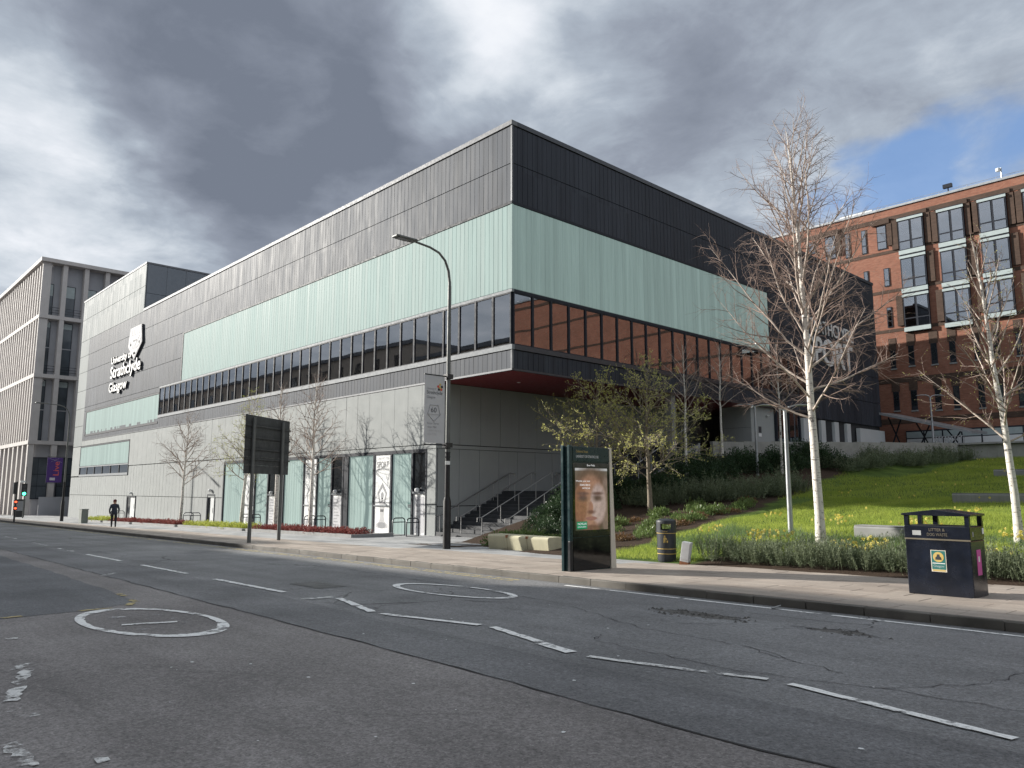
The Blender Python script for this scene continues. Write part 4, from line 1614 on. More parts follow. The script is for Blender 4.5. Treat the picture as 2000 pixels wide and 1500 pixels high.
# =================================================================== brick building at the right
BY = 70.0
BB = thing('brick_building', 'red brick university building with tall bay windows behind the lawn', 'building', (-20, BY, terrace_z(-20, BY)))
g = terrace_z(-20, 70) - .6
BZT = 26.8
holes = []


def prect(x0, x1, y0, y1):
    """a rectangle on the brick front from its corners in the photograph"""
    a, b = onY((x0 + x1) / 2 - (x1 - x0) / 2, (y0 + y1) / 2, BY), onY(x1, (y0 + y1) / 2, BY)
    zt, zb_ = onY((x0 + x1) / 2, y0, BY)[2], onY((x0 + x1) / 2, y1, BY)[2]
    return float(a[0]), float(b[0]), float(zb_), float(zt)


bayw = [prect(1762, 1812, 420, 648), prect(1840, 1892, 402, 640), prect(1920, 1976, 382, 622)]
small = [prect(1580, 1593, 473, 497), prect(1612, 1633, 462, 507), prect(1651, 1661, 457, 505), prect(1683, 1693, 450, 497), prect(1713, 1732, 441, 488),
         prect(1727, 1738, 524, 560), prect(1733, 1743, 600, 640), prect(1688, 1697, 530, 560)]
slots = [prect(1740, 1750, 685, 720), prect(1775, 1786, 675, 714), prect(1819, 1831, 670, 711), prect(1855, 1867, 666, 708), prect(1903, 1914, 660, 702), prect(1941, 1952, 655, 698), prect(1985, 1996, 650, 694),
         prect(1746, 1757, 765, 802), prect(1780, 1792, 762, 801), prect(1827, 1839, 758, 800), prect(1863, 1875, 754, 798), prect(1912, 1924, 750, 796), prect(1950, 1961, 748, 794), prect(1990, 2002, 745, 793)]
for k in range(1, 3):                                 # the front goes on beyond the frame
    dxx = (bayw[2][0] - bayw[1][0]) * 1.02
    b = bayw[2]
    bayw.append((b[0] + dxx * k, b[1] + dxx * k, b[2], b[3]))
bx0, bx1 = -44.0, 46.0
wl = MB()
wl.box(bx0, bx1, BY, BY + 18, g, BZT - .1)
wl.build('wall', M['brick'], BB)
MB().box(bx0 - .2, bx1 + .2, BY - .12, BY + 18.2, BZT - .08, BZT + .12).build('roof_edge', M['galv'], BB)
for z in (prect(1720, 1722, 744, 749), prect(1720, 1722, 822, 828)):
    MB().box(bx0, bx1, BY - .035, BY - .002, z[2] - .1, z[3] + .1).build('brick_course', M['brick_dark'], BB)
for z in (22.6, 19.0, 15.4):
    MB().box(bx0, bx1, BY - .03, BY - .002, z, z + .28).build('brick_course', M['brick_dark'], BB)
MB().box(bx0, bx1, BY - .04, BY - .002, 25.6, 26.0).build('brick_course', M['brick_dark'], BB)
for (x0, x1, z0, z1) in bayw:
    f = MB().box(x0, x1, BY - .30, BY - .002, z0, z1).build('bay_window', M['frame'], BB)
    nfl = 3
    hf = (z1 - z0) / nfl
    for i in range(nfl):
        zb_ = z0 + i * hf
        MB().box(x0 - .04, x1 + .04, BY - .36, BY - .3, zb_ + .05, zb_ + .42).build('spandrel', M['spandrel'], f)
        MB().box(x0 - .04, x1 + .04, BY - .37, BY - .31, zb_ + hf - .32, zb_ + hf - .1).build('spandrel', M['spandrel'], f)
        for q in (0, 1):
            wx = (x1 - x0) / 2
            a, b = x0 + .10 + q * wx, x0 + wx - .10 + q * wx
            MB().box(a, b, BY - .325, BY - .302, zb_ + 1.28, zb_ + hf - .42).build('pane', M['glass_dark'] if False else M['glass_brick'], f)
            MB().box(a, b, BY - .325, BY - .302, zb_ + .5, zb_ + 1.16).build('pane', M['glass_brick'], f)
            if random.random() < .6:
                MB().box(a + .02, b - .02, BY - .301, BY - .3, zb_ + hf - .42 - random.uniform(.2, 1.2), zb_ + hf - .43).build('blind', M['white'], f)
        # brown brick piers either side
        for xs, sg in ((x0, -1), (x1, 1)):
            if (i + (sg > 0)) % 2 == 0 or i == 2:
                a, b = sorted((xs + sg * .1, xs + sg * .62))
                MB().box(a, b, BY - .16, BY - .002, zb_ + .7, zb_ + hf - .05).build('brick_pier', M['brick_dark'], BB)
    MB().box(x0 - .3, x1 + .3, BY - .16, BY - .002, z1, z1 + .35).build('brick_head', M['brick_dark'], BB)
for (x0, x1, z0, z1) in small:
    f = MB().box(x0, x1, BY - .06, BY - .002, z0, z1).build('window', M['frame'], BB)
    for zz in ((z0 + .08, z0 + (z1 - z0) * .3), (z0 + (z1 - z0) * .34, z1 - .08)):
        MB().box(x0 + .07, x1 - .07, BY - .075, BY - .062, *zz).build('pane', M['glass_brick'], f)
    if x1 - x0 > .7:
        MB().box(x0 - .35, x1 + .35, BY - .25, BY - .002, z1 + .05, z1 + .5).build('brick_head', M['brick_dark'], BB)
        MB().box(x1 + .1, x1 + .5, BY - .2, BY - .002, z0 + .2, z1).build('brick_pier', M['brick_dark'], BB)
for (x0, x1, z0, z1) in slots:
    f = MB().box(x0, x1, BY - .05, BY - .002, z0, z1).build('window', M['frame'], BB)
    MB().box(x0 + .06, x1 - .06, BY - .06, BY - .052, z0 + .35, z1 - .06).build('pane', M['glass_dark'], f)
    MB().box(x0 - .1, x1 + .1, BY - .055, BY - .002, z1 + .003, z1 + 1.1).build('brick_head', M['brick_dark'], BB)
    MB().box(x0 - .05, x1 + .05, BY - .09, BY - .002, z0 - .12, z0 - .003).build('sill', M['concrete_darker'], BB)
# refectory front at terrace level
zt0, zt1 = terrace_z(-15, 70), onY(1900, 838, BY)[2]
x0 = onY(1770, 850, BY)[0]
f = MB().box(x0, bx1, BY - .06, BY - .002, zt0 - .2, zt1 + .12).build('shopfront', M['frame'], BB)
n = int((bx1 - x0) / 1.45)
for i in range(n):
    a = x0 + .06 + i * 1.45
    MB().box(a, a + 1.33, BY - .075, BY - .062, zt0 + .05, zt0 + 1.0).build('pane', M['white'], f)
    MB().box(a, a + 1.33, BY - .075, BY - .062, zt0 + 1.08, zt1).build('pane', M['spandrel'], f)
for px in (1887, 1944):
    a = onY(px, 870, BY)
    text(BB, 'nourish', 1.3, .42, M['ink'], (a[0], BY - .078, zt0 + .12), FACE_Y, name='shop_lettering', bold=.01)
# things on the roof
pt = onY(1957, 340, BY + 1)
o = MB().tube([(pt[0], BY + .8, BZT), (pt[0], BY + .8, BZT + 1.3)], .05, 6).build('roof_camera', M['galv'])
tag(o, 'small security camera on a pole at the brick parapet corner', 'camera')
MB().lathe([(.04, 0), (.18, .05), (.18, .28), (.05, .36)], 10, (pt[0] - .22, BY + .8, BZT + 1.0)).build('camera_head', M['white'], o)
pt = onY(1855, 365, BY + 1)
o = MB().bar((pt[0], BY + .5, BZT + .2), (pt[0], BY + .5, BZT + .62), .08, .08).build('floodlight', M['frame'])
tag(o, 'black floodlight standing on the brick building parapet', 'floodlight')
MB().box(pt[0] - .35, pt[0] + .35, BY + .25, BY + .55, BZT + .62, BZT + .95).build('lamp_head', M['frame'], o)
pt = onY(1690, 412, BY + 6)
o = MB().box(pt[0] - 2.2, pt[0] + 1.0, BY + 5, BY + 8, BZT + .1, BZT + 2.1).box(pt[0] - 4.5, pt[0] - 2.6, BY + 5, BY + 8, BZT + .1, BZT + 1.5).build('roof_plant', M['white'])
tag(o, 'pale roof plant boxes behind the brick parapet', 'plant unit')
MB().box(pt[0] - 1.8, pt[0] + .6, BY + 4.98, BY + 5, BZT + .6, BZT + 1.7).build('grille', M['galv'], o)
rl = MB()
for x in np.arange(-34, bx1, 2.2):
    rl.tube([(x, BY + 1.2, BZT + .2), (x, BY + 1.2, BZT + .75)], .02, 4)
rl.tube([(-34, BY + 1.2, BZT + .75), (bx1, BY + 1.2, BZT + .75)], .02, 4)
rl.build('roof_rail', M['galv'], BB)

# cycle shelter in front of it
a, b = onY(1735, 813, 66.5), onY(1900, 847, 64.5)
zt = terrace_z(-20, 66)
SH = thing('cycle_shelter', 'low cycle shelter with a sloping grey roof before the brick building', 'shelter', ((a[0] + b[0]) / 2, 66, zt))
za, zb_ = a[2], b[2]
MB().add([(a[0], 64.2, za), (b[0], 64.2, zb_), (b[0], 68.2, zb_ + .15), (a[0], 68.2, za + .15), (a[0], 64.2, za + .18), (b[0], 64.2, zb_ + .18), (b[0], 68.2, zb_ + .33), (a[0], 68.2, za + .33)],
         [(0, 3, 2, 1), (4, 5, 6, 7), (0, 1, 5, 4), (1, 2, 6, 5), (2, 3, 7, 6), (3, 0, 4, 7)]).build('roof', M['galv'], SH)
for q in (.1, .42, .75):
    x = a[0] + (b[0] - a[0]) * q
    zz = za + (zb_ - za) * q
    MB().bar((x - .5, 66, zt - .1), (x + .55, 66, zz + .02), .09, .09).build('brace', M['frame'], SH)
    MB().bar((x + .5, 66.12, zt - .1), (x - .55, 66.12, zz + .05), .09, .09).build('brace', M['frame'], SH)
rk = None
for i in range(9):
    x = onY(1832 + i * 6.2, 870, 63)[0]
    z = terrace_z(x, 63)
    if rk is None:
        rk = thing('cycle_stand', 'slim galvanised cycle stand in a row behind the retaining wall', 'cycle stand', (x, 63, z), 0, 'cycle stands by the shelter')
        MB().tube([(0, -.35, -.05), (0, -.35, .7), (0, -.2, .82), (0, .2, .82), (0, .35, .7), (0, .35, -.05)], .03, 6).build('hoop', M['galv'], rk, False, True)
    else:
        dup(rk, (x, 63, z))


# =================================================================== the south side of the street, behind the camera: it throws the shade over the road
def south(x0, x1, h, label, mat):
    b = thing('tenement_block', label, 'building', ((x0 + x1) / 2, -14, road_z(x0, -14)))
    MB().box(x0, x1, -30, -14, -5, h).build('wall', M[mat], b)
    MB().box(x0 - .1, x1 + .1, -30.1, -13.7, h, h + .5).build('roof', M['coping'], b)
    wm = MB().box(-.7, .7, -.04, .04, 0, 2.2).mesh('window', M['glass_dark'])
    for i in range(int((x1 - x0) / 5)):
        for k in range(int(h / 4.2)):
            link('window', wm, b, True, Vector((x0 + 2.5 + i * 5, -13.97, 1.2 + k * 4.2)))


KS = .40 / .50                       # metres of height per metre of shade across the street


def hgt(Y):
    return (Y + 14) * KS


south(-83.5, -61.5, hgt(10.0) - .4, 'lower stone block across the street behind the camera', 'south')
south(-190.0, -83.7, hgt(13.3) - .4, 'long stone block across the street at the far end behind the camera', 'south')
south(-61.3, 40.0, hgt(12.35) - .4, 'tall stone block across the street directly behind the camera', 'south')


# =================================================================== street furniture
def lamp_column(x, y, H, reach, label, base_h=1.6):
    z = pave_z(x, y)
    t = thing('street_lamp', label, 'street lamp', (x, y, z))
    MB().lathe([(.135, -.05), (.135, base_h), (.10, base_h + .14), (.10, base_h + .16)], 14, (x, y, z)).build('base', M['black_scuff'], t, smooth=True)
    MB().lathe([(.088, base_h + .1), (.085, 3.3)], 12, (x, y, z)).build('lower_pole', M['black_scuff'], t, smooth=True)
    MB().lathe([(.084, 3.3), (.062, H - 1.3)], 12, (x, y, z)).build('pole', M['lamp_grey'], t, smooth=True)
    pts = [(x, y, z + H - 1.9), (x, y, z + H - 1.2), (x, y - .06, z + H - .75), (x, y - .22, z + H - .4), (x, y - .5, z + H - .17), (x, y - .9, z + H - .06), (x, y - reach + .6, z + H)]
    MB().tube(pts, [.055, .055, .05, .045, .042, .04, .038], 9).build('arm', M['lamp_grey'], t, smooth=True)
    hd = MB().box(x - .16, x + .16, y - reach - .25, y - reach + .62, z + H - .03, z + H + .055).build('lamp_head', M['lamp_grey'], t, bevel=.03)
    MB().box(x - .12, x + .12, y - reach - .15, y - reach + .3, z + H - .045, z + H - .032).build('lens', M['ink_grey'], hd)
    return t, z


LX, LY = -20.72, 16.4
lam, lz = lamp_column(LX, LY, 10.5, 2.15, 'tall grey street lamp with a pale banner in front of the sports centre')
MB().box(LX + .09, LX + .10, LY - .17, LY + .03, lz + 2.86, lz + 2.98).build('plate', M['white'], lam)
for dz in (3.1, 3.25, 3.4):
    MB().lathe([(.1, 0), (.1, .05)], 12, (LX, LY, lz + dz)).build('band', M['black'], lam)
# banner: pale cloth between two arms, face towards +X
b0, b1 = lz + 3.58, lz + 5.90
for zz in (b0 - .05, b1 + .03):
    MB().tube([(LX, LY, zz), (LX, LY - 1.05, zz)], .025, 6).build('banner_arm', M['black'], lam)
    MB().box(LX - .12, LX + .12, LY - .14, LY + .12, zz - .08, zz + .08).build('bracket', M['black'], lam)
mb = MB()
nY, nZ = 8, 14
for s_ in (0, .012):
    for j in range(nZ + 1):
        for i in range(nY + 1):
            v = i / nY
            q = j / nZ
            bow = .05 * math.sin(q * math.pi) * math.sin(v * 5) * (1 if s_ == 0 else 1)
            mb.v.append((LX + s_ + .0 * bow, LY - 1.02 + v * .84 + .03 * math.sin(q * math.pi) * (1 if v > .5 else -1) * abs(v - .5), b0 + (b1 - b0) * q))
nn = (nY + 1) * (nZ + 1)
for k in (0, 1):
    for j in range(nZ):
        for i in range(nY):
            a = k * nn + j * (nY + 1) + i
            f = (a, a + 1, a + nY + 2, a + nY + 1)
            mb.f.append(f if k else f[::-1])
            mb.m.append(0)
bn = mb.build('banner', M['banner'], lam)
bxx = LX + .018
bl = LY - .95


def bt(s__, y, z, w_, h_, mt):
    text(bn, s__, w_, h_, M[mt], (bxx, y, z), FACE_X, name='banner_lettering')


bt('University of', bl + .03, b1 - .50, .36, .075, 'ink_grey')
bt('Strathclyde', bl + .01, b1 - .68, .66, .16, 'ink')
bt('Glasgow', bl + .01, b1 - .82, .36, .12, 'ink_grey')
bt('60', bl + .19, b1 - 1.27, .24, .17, 'ink')
bt('Royal Charter', bl + .05, b1 - 1.70, .50, .085, 'ink_grey')
bt('since 1964', bl + .05, b1 - 1.81, .38, .075, 'ink_grey')
bt('Useful Learning', bl + .05, b1 - 1.94, .58, .085, 'ink_pale')
bt('since 1796', bl + .05, b1 - 2.05, .38, .075, 'ink_pale')
pc = (bl + .32, b1 - 1.22)
pent = [(pc[0] - .17, pc[1] + .20), (pc[0] + .17, pc[1] + .20), (pc[0] + .27, pc[1] - .12), (pc[0], pc[1] - .36), (pc[0] - .27, pc[1] - .12)]
pm = MB()
for i in range(5):
    (y0, z0), (y1, z1) = pent[i], pent[(i + 1) % 5]
    pm.bar((bxx + .002, y0, z0), (bxx + .002, y1, z1), .004, .018, 0, (1, 0, 0))
pm.bar((bxx + .002, pent[4][0], pent[4][1]), (bxx + .002, pent[2][0], pent[2][1]), .004, .010, 0, (1, 0, 0))
pm.build('banner_emblem', M['ink_grey'], bn)
sh_c = (bl + .57, b1 - .38)
for i, (dy, dzz, mt) in enumerate(((0, .09, 'gold'), (-.08, .02, 'orange'), (.08, .02, 'rack'), (-.05, -.08, 'rack'), (.05, -.08, 'orange'), (0, -.02, 'gold'))):
    MB().prism([(sh_c[0] + dy + .048 * math.cos(6.283 * k / 7), sh_c[1] + dzz + .048 * math.sin(6.283 * k / 7)) for k in range(7)], Matrix.Translation((bxx, 0, 0)) @ FACE_X, .003 + .0005 * i).build('banner_crest', M[mt], bn)

l2 = gnd(120, 1018, KERB_H)
lam2, l2z = lamp_column(l2[0], l2[1], 9.9, 2.4, 'distant street lamp carrying a purple banner at the far left')
yb = l2[1] - .25
bn2 = MB().box(l2[0] - .01, l2[0] + .01, yb - 1.15, yb, l2z + 3.25, l2z + 5.35).build('banner', M['purple'], lam2)
text(bn2, 'Live', 1.15, .42, M['orange'], (l2[0] + .014, yb - .25, l2z + 3.85), FACE_X @ Matrix.Rotation(R(90), 4, 'Z'), name='banner_lettering')
MB().bar((l2[0] + .014, yb - 1.1, l2z + 5.3), (l2[0] + .014, yb - .1, l2z + 4.95), .006, .03, 0, (1, 0, 0)).bar((l2[0] + .014, yb - .9, l2z + 4.98), (l2[0] + .014, yb - .3, l2z + 5.28), .006, .03, 0, (1, 0, 0)).build('banner_mark', M['letter'], bn2)
for dz in (3.45, 3.58):
    MB().box(l2[0] + .011, l2[0] + .016, yb - .9, yb - .5, l2z + dz, l2z + dz + .06).build('banner_mark', M['letter'], bn2)
for zz in (3.2, 5.4):
    MB().tube([(l2[0], l2[1], l2z + zz), (l2[0], yb - 1.18, l2z + zz)], .025, 6).build('banner_arm', M['black'], lam2)

# big road sign seen from behind
pA, pB = gnd(486, 1060, KERB_H), gnd(544, 1055, KERB_H)
sg = thing('road_sign', 'back of a large dark road sign on two posts', 'sign', (pA + pB) / 2)
dv = Vector((pB - pA))
dv.z = 0
dlen = dv.length
dv.normalize()
zt = onY(486, 812, pA[1])[2]
zb_ = onY(484, 925, pA[1])[2]
for p in (pA, pB):
    MB().lathe([(.075, -.1), (.075, zt - pave_z(p[0], p[1]) - .1)], 10, (p[0], p[1], pave_z(p[0], p[1]))).build('post', M['lamp_grey'], sg, smooth=True)
nrm = Vector((dv.y, -dv.x, 0))
ext = .62
c0, c1 = Vector(pA) - dv * .42, Vector(pB) + dv * .78
off = nrm * -.11
pn = MB()
for i in range(7):
    z0 = zb_ + (zt - zb_) * i / 7
    z1 = zb_ + (zt - zb_) * (i + 1) / 7 - .004
    a, b = c0 + off, c1 + off
    vs = []
    for q, zz in ((0, z0), (0, z1), (.03, z0), (.03, z1)):
        for e in (a, b):
            vs.append((e.x - nrm.x * q, e.y - nrm.y * q, zz))
    MB().add(vs, [(0, 1, 3, 2), (4, 6, 7, 5), (0, 4, 5, 1), (2, 3, 7, 6), (0, 2, 6, 4), (1, 5, 7, 3)]).build('panel_strip', M['sign_back'], sg)
for q in (.25, .42, .62, .82):
    zz = zb_ + (zt - zb_) * q
    MB().bar(c0 + off * .65 + Vector((0, 0, zz - c0.z)), c1 + off * .65 + Vector((0, 0, zz - c1.z)), .05, .06).build('rail', M['sign_back'], sg)

# information kiosk with a lit screen on its right-hand face
kx0, kx1, ky0, ky1 = -12.12, -11.86, 12.93, 14.40
kz = pave_z(-12, 13.6) - .03
K = thing('information_kiosk', 'tall dark green information kiosk with a lit advertising screen on the pavement', 'kiosk', (-12, 13.66, kz))
MB().box(kx0 + .02, kx1 - .02, ky0 + .05, ky1 - .03, kz, kz + 2.88).build('body', M['green_dark'], K, bevel=.01)
MB().box(kx1 - .02, kx1, ky0 + .13, ky1 - .04, kz + .05, kz + .78).build('plinth_panel', M['kiosk_black'], K)
MB().box(kx1 - .02, kx1 + .002, ky0 + .13, ky1 - .04, kz + .80, kz + 2.50).build('screen_glass', M['kiosk_black'], K)
MB().box(kx1 - .02, kx1 + .004, ky0 + .13, ky1 - .04, kz + 2.54, kz + 2.87).build('header', M['green_dark'], K)
MB().box(kx1 - .06, kx1 + .02, ky0, ky0 + .10, kz + .72, kz + 2.90).build('edge_post', M['green_dark'], K, bevel=.012)
MB().box(kx1 - .06, kx1 + .016, ky0 + .002, ky0 + .098, kz, kz + .72).build('edge_post', M['black'], K, bevel=.012)
MB().box(kx0, kx0 + .08, ky0 + .001, ky0 + .09, kz, kz + 2.90).build('edge_post', M['green_dark'], K, bevel=.012)
MB().add([(kx1 - .24, ky1 - .03, kz), (kx1 + .02, ky1 - .03, kz), (kx1 + .02, ky1 + .16, kz), (kx1 - .24, ky1 + .16, kz),
          (kx1 - .24, ky1 - .03, kz + 2.88), (kx1 + .012, ky1 - .03, kz + 2.88), (kx1 + .012, ky1 + .05, kz + 2.88), (kx1 - .24, ky1 + .05, kz + 2.88)],
         [(0, 3, 2, 1), (4, 5, 6, 7), (0, 1, 5, 4), (1, 2, 6, 5), (2, 3, 7, 6), (3, 0, 4, 7)]).build('side_panel', M['cream'], K)
text(K, 'Cathedral Street', .42, .055, M['gold'], (kx1 + .006, ky0 + .24, kz + 2.74), FACE_X, name='header_lettering')
text(K, 'UNIVERSITY OF STRATHCLYDE', .80, .06, M['letter'], (kx1 + .006, ky0 + .24, kz + 2.62), FACE_X, name='header_lettering')


def screen_mat():
    """the picture on the screen: a generic face in soft warm tones, lit from behind"""
    m, t, out = newmat('screen_picture')
    p = t.pos()
    x, y, z = t.sep(p)
    u = t.lin(y, ky0 + .20, ky1 - .12, -.62, .66)
    v = t.lin(z, kz + .95, kz + 2.38, -.72, .74)

    def el(cu, cv, ru, rv, s0=1.1, s1=.75):
        a = t.math('DIVIDE', t.math('SUBTRACT', u, cu), ru)
        b = t.math('DIVIDE', t.math('SUBTRACT', v, cv), rv)
        return t.step(t.math('SQRT', t.math('ADD', t.math('MULTIPLY', a, a), t.math('MULTIPLY', b, b))), s0, s1)
    c = t.mix(t.lin(v, -1, 1), (.05, .07, .035), (.20, .16, .13))
    c = t.mix(t.step(v, .675, .685), c, (.55, .55, .55))
    c = t.mix(el(.0, .0, .85, .86), c, (.16, .105, .075))
    c = t.mix(el(.62, -.15, .26, .75), c, (.26, .19, .15))
    c = t.mix(el(-.02, -.05, .62, .66), c, (.42, .24, .16))
    c = t.mix(el(.28, -.1, .34, .5), c, (.50, .38, .34))
    c = t.mix(el(-.42, -.12, .26, .5), c, (.30, .15, .09))
    for cu in (-.33, .26):
        c = t.mix(el(cu, .14, .22, .04, 1.6, .3), c, (.17, .10, .08))
        c = t.mix(el(cu, .03, .19, .08, 1.7, .2), c, (.13, .08, .07))
    c = t.mix(el(-.02, -.2, .10, .16), c, (.40, .21, .15))
    c = t.mix(el(-.01, -.30, .15, .045, 1.7, .2), c, (.18, .09, .07))
    c = t.mix(el(0, -.45, .24, .05), c, (.32, .16, .13))
    c = t.mix(el(0, -.75, .35, .16), c, (.20, .11, .075))
    n = t.noise(p, 9, 4)
    c = t.mulc(c, t.lin(n, .3, .7, .8, 1.15))
    e = t.new('ShaderNodeEmission')
    t.link(c, e.inputs[0])
    e.inputs[1].default_value = .42
    g_ = t.new('ShaderNodeBsdfGlossy')
    g_.inputs['Roughness'].default_value = .03
    lw = t.new('ShaderNodeFresnel')
    lw.inputs[0].default_value = 1.45
    mx = t.new('ShaderNodeMixShader')
    t.link(lw.outputs[0], mx.inputs[0])
    t.link(e.outputs[0], mx.inputs[1])
    t.link(g_.outputs[0], mx.inputs[2])
    t.link(mx.outputs[0], out.inputs[0])
    return m


scr = MB().box(kx1 + .003, kx1 + .006, ky0 + .20, ky1 - .12, kz + .95, kz + 2.38).build('screen', screen_mat(), K)
emw = emit('screen_white', (.9, .9, .9), .5)
for s__, y, z, w_, h_ in (('Bauer Media', ky0 + .62, kz + 2.43, .28, .04), ('Whether your next', ky0 + .22, kz + 2.05, .50, .05), ('chemo date is', ky0 + .36, kz + 1.97, .36, .05), ('coming up,', ky0 + .44, kz + 1.89, .28, .05)):
    text(scr, s__, w_, h_, emw, (kx1 + .008, y, z), FACE_X, name='screen_lettering')
gb = MB().box(kx1 + .007, kx1 + .009, ky0 + .24, ky0 + .60, kz + .98, kz + 1.15).build('screen_logo', emit('screen_green', (.0, .22, .09), .5), scr)
text(gb, 'MACMILLAN', .30, .055, emw, (kx1 + .011, ky0 + .27, kz + 1.07), FACE_X, name='screen_lettering')
text(gb, 'CANCER SUPPORT', .30, .035, emw, (kx1 + .011, ky0 + .27, kz + 1.01), FACE_X, name='screen_lettering')

# large litter bin
bz = pave_z(-4.6, 14.65)
BN = thing('litter_bin', 'large black steel litter bin with an open roofed top at the right', 'bin', (-5.15, 14.3, bz), R(-1.5))
W_, D_ = 1.03, .68
MB().box(0, W_, 0, D_, 0, .93).build('body', M['bin_black'], BN, False, bevel=.012)
MB().box(-.004, W_ + .004, -.004, D_ + .004, .935, 1.16).build('upper_panel', M['bin_black'], BN, False, bevel=.008)
MB().box(-.008, W_ + .006, -.008, -.004, .925, .95).build('gold_line', M['gold_dull'], BN, False)
MB().box(.02, W_ - .02, .02, D_ - .02, 1.15, 1.165).build('rim', M['bin_grey'], BN, False)
for x in (0, W_ - .07):
    for y in (0, D_ - .07):
        MB().box(x, x + .07, y, y + .07, 1.161, 1.335).build('roof_post', M['bin_black'], BN, False)
MB().box(.25, .33, D_ - .06, D_, 1.161, 1.335).build('roof_post', M['bin_black'], BN, False)
MB().add([(-.03, -.03, 1.336), (W_ + .03, -.03, 1.336), (W_ + .03, D_ + .03, 1.336), (-.03, D_ + .03, 1.336), (-.03, -.03, 1.37), (W_ + .03, -.03, 1.37), (W_ + .03, D_ + .03, 1.37), (-.03, D_ + .03, 1.37),
          (W_ / 2 - .02, -.03, 1.44), (W_ / 2 - .02, D_ + .03, 1.44)],
         [(0, 3, 2, 1), (1, 2, 6, 5), (3, 0, 4, 7), (0, 1, 5, 8, 4), (2, 3, 7, 9, 6), (4, 8, 9, 7), (8, 5, 6, 9)]).build('roof', M['bin_black'], BN, False, bevel=.006)
text(BN, 'LITTER &', .25, .05, M['gold_dull'], (.40, -.006, 1.075), FACE_Y, name='bin_lettering', world=False)
text(BN, 'DOG WASTE', .32, .05, M['gold_dull'], (.365, -.006, .995), FACE_Y, name='bin_lettering', world=False)
MB().box(.13, .27, -.007, -.005, 1.0, 1.08).build('plate', M['sticker_grey'], BN, False)
MB().box(W_ + .005, W_ + .008, .10, .15, 1.0, 1.08).build('plate', M['sticker_grey'], BN, False)
MB().box(W_ + .005, W_ + .008, .58, .66, 1.03, 1.13).build('plate', M['white'], BN, False)
MB().box(W_ + .001, W_ + .004, .24, .44, .36, .78).build('pink_sticker', M['sticker_pink'], BN, False)
MB().box(W_ + .004, W_ + .006, .30, .36, .58, .67).build('sticker_mark', M['letter'], BN, False)
st = MB().box(.40, .64, -.004, -.001, .40, .76).build('sticker', M['cream'], BN, False)
MB().box(.412, .628, -.006, -.0042, .44, .75).build('sticker_print', M['sticker_green'], st, False)
MB().prism([(.52 + .085 * math.cos(6.283 * k / 20), .645 + .085 * math.sin(6.283 * k / 20)) for k in range(20)], Matrix.Translation((0, -.0062, 0)) @ FACE_Y, .002).build('sticker_print', M['gold'], st, False)
MB().prism([(.47, .60), (.57, .60), (.565, .64), (.545, .655), (.54, .69), (.50, .69), (.495, .655), (.475, .64)], Matrix.Translation((0, -.0084, 0)) @ FACE_Y, .001).build('sticker_print', M['bin_grey'], st, False)
MB().box(.42, .62, -.0078, -.0062, .535, .547).build('sticker_print', M['white'], st, False)
text(st, 'Glasgow', .17, .05, M['spandrel'], (.435, -.0072, .465), FACE_Y, name='sticker_lettering', world=False)
MB().box(.42, .62, -.0062, -.0042, .41, .435).build('sticker_print', M['gold'], st, False)

# round litter bin
rp = gnd(1303, 1097, KERB_H)
RB = thing('litter_bin', 'round charcoal litter bin with gold bands beside the lawn', 'bin', (rp[0], rp[1], bank_z(rp[0], rp[1]) - .01), R(0))
r0 = .255
body = []
n = 28
mb = MB().lathe([(r0 * .93, 0), (r0 * .97, .06), (r0, .78)], n, (0, 0, 0))
mb.build('body', M['bin_grey'], RB, False, True)
mb = MB()
op = (4.05, 5.65, 5.75, 7.1)
prev = None
for j in range(n):       # collar with two openings
    a0, a1 = 2 * math.pi * j / n, 2 * math.pi * (j + 1) / n
    am = (a0 + a1) / 2
    hole = any(lo < q < hi for q in (am, am + 2 * math.pi) for lo, hi in ((4.65, 5.75), (1.5, 2.6)))
    for z0, z1 in (((.76, .84), (1.0, 1.04)) if hole else ((.76, 1.04),)):
        for ra, rb_ in ((r0 + .012, r0 - .008),):
            vs = [(ra * math.cos(a), ra * math.sin(a), z) for z in (z0, z1) for a in (a0, a1)] + [(rb_ * math.cos(a), rb_ * math.sin(a), z) for z in (z0, z1) for a in (a0, a1)]
            mb.add(vs, [(0, 1, 3, 2), (4, 6, 7, 5), (2, 3, 7, 6), (0, 4, 5, 1), (0, 2, 6, 4), (1, 5, 7, 3)])
mb.build('collar', M['bin_grey'], RB, False)
MB().lathe([(r0 + .014, 1.04), (r0 + .005, 1.085), (r0 * .7, 1.12), (.02, 1.135)], n).build('lid', M['bin_grey'], RB, False, True)
for z in (.20, .33, .74):
    MB().lathe([(r0 + .004, z), (r0 + .006, z + .018)], n).build('gold_band', M['gold'], RB, False, True)
am = 5.2
FB = Matrix.Translation((0, 0, 0)) @ Matrix.Rotation(am + R(90), 4, 'Z') @ Matrix.Translation((0, -r0 - .004, .5)) @ FACE_Y
pict = MB()
pict.prism([(-.015 + .022 * math.cos(6.283 * k / 10), .17 + .022 * math.sin(6.283 * k / 10)) for k in range(10)], FB, .004)
pict.prism([(-.045, .14), (.02, .14), (.05, .09), (.03, .08), (.01, .10), (.0, -.0), (-.015, -.0), (-.02, .05), (-.03, -.0), (-.05, -.0)], FB, .004)
pict.prism([(.03, .06), (.075, .06), (.068, -.0), (.038, -.0)], FB, .004)
pict.build('pictogram', M['gold'], RB, False)
text(RB, 'Litter', .14, .035, M['gold'], Matrix.Rotation(am + R(90), 4, 'Z') @ Vector((0, -r0 - .014, .785)), Matrix.Rotation(am + R(90), 4, 'Z') @ FACE_Y, name='bin_lettering', center=True, world=False)

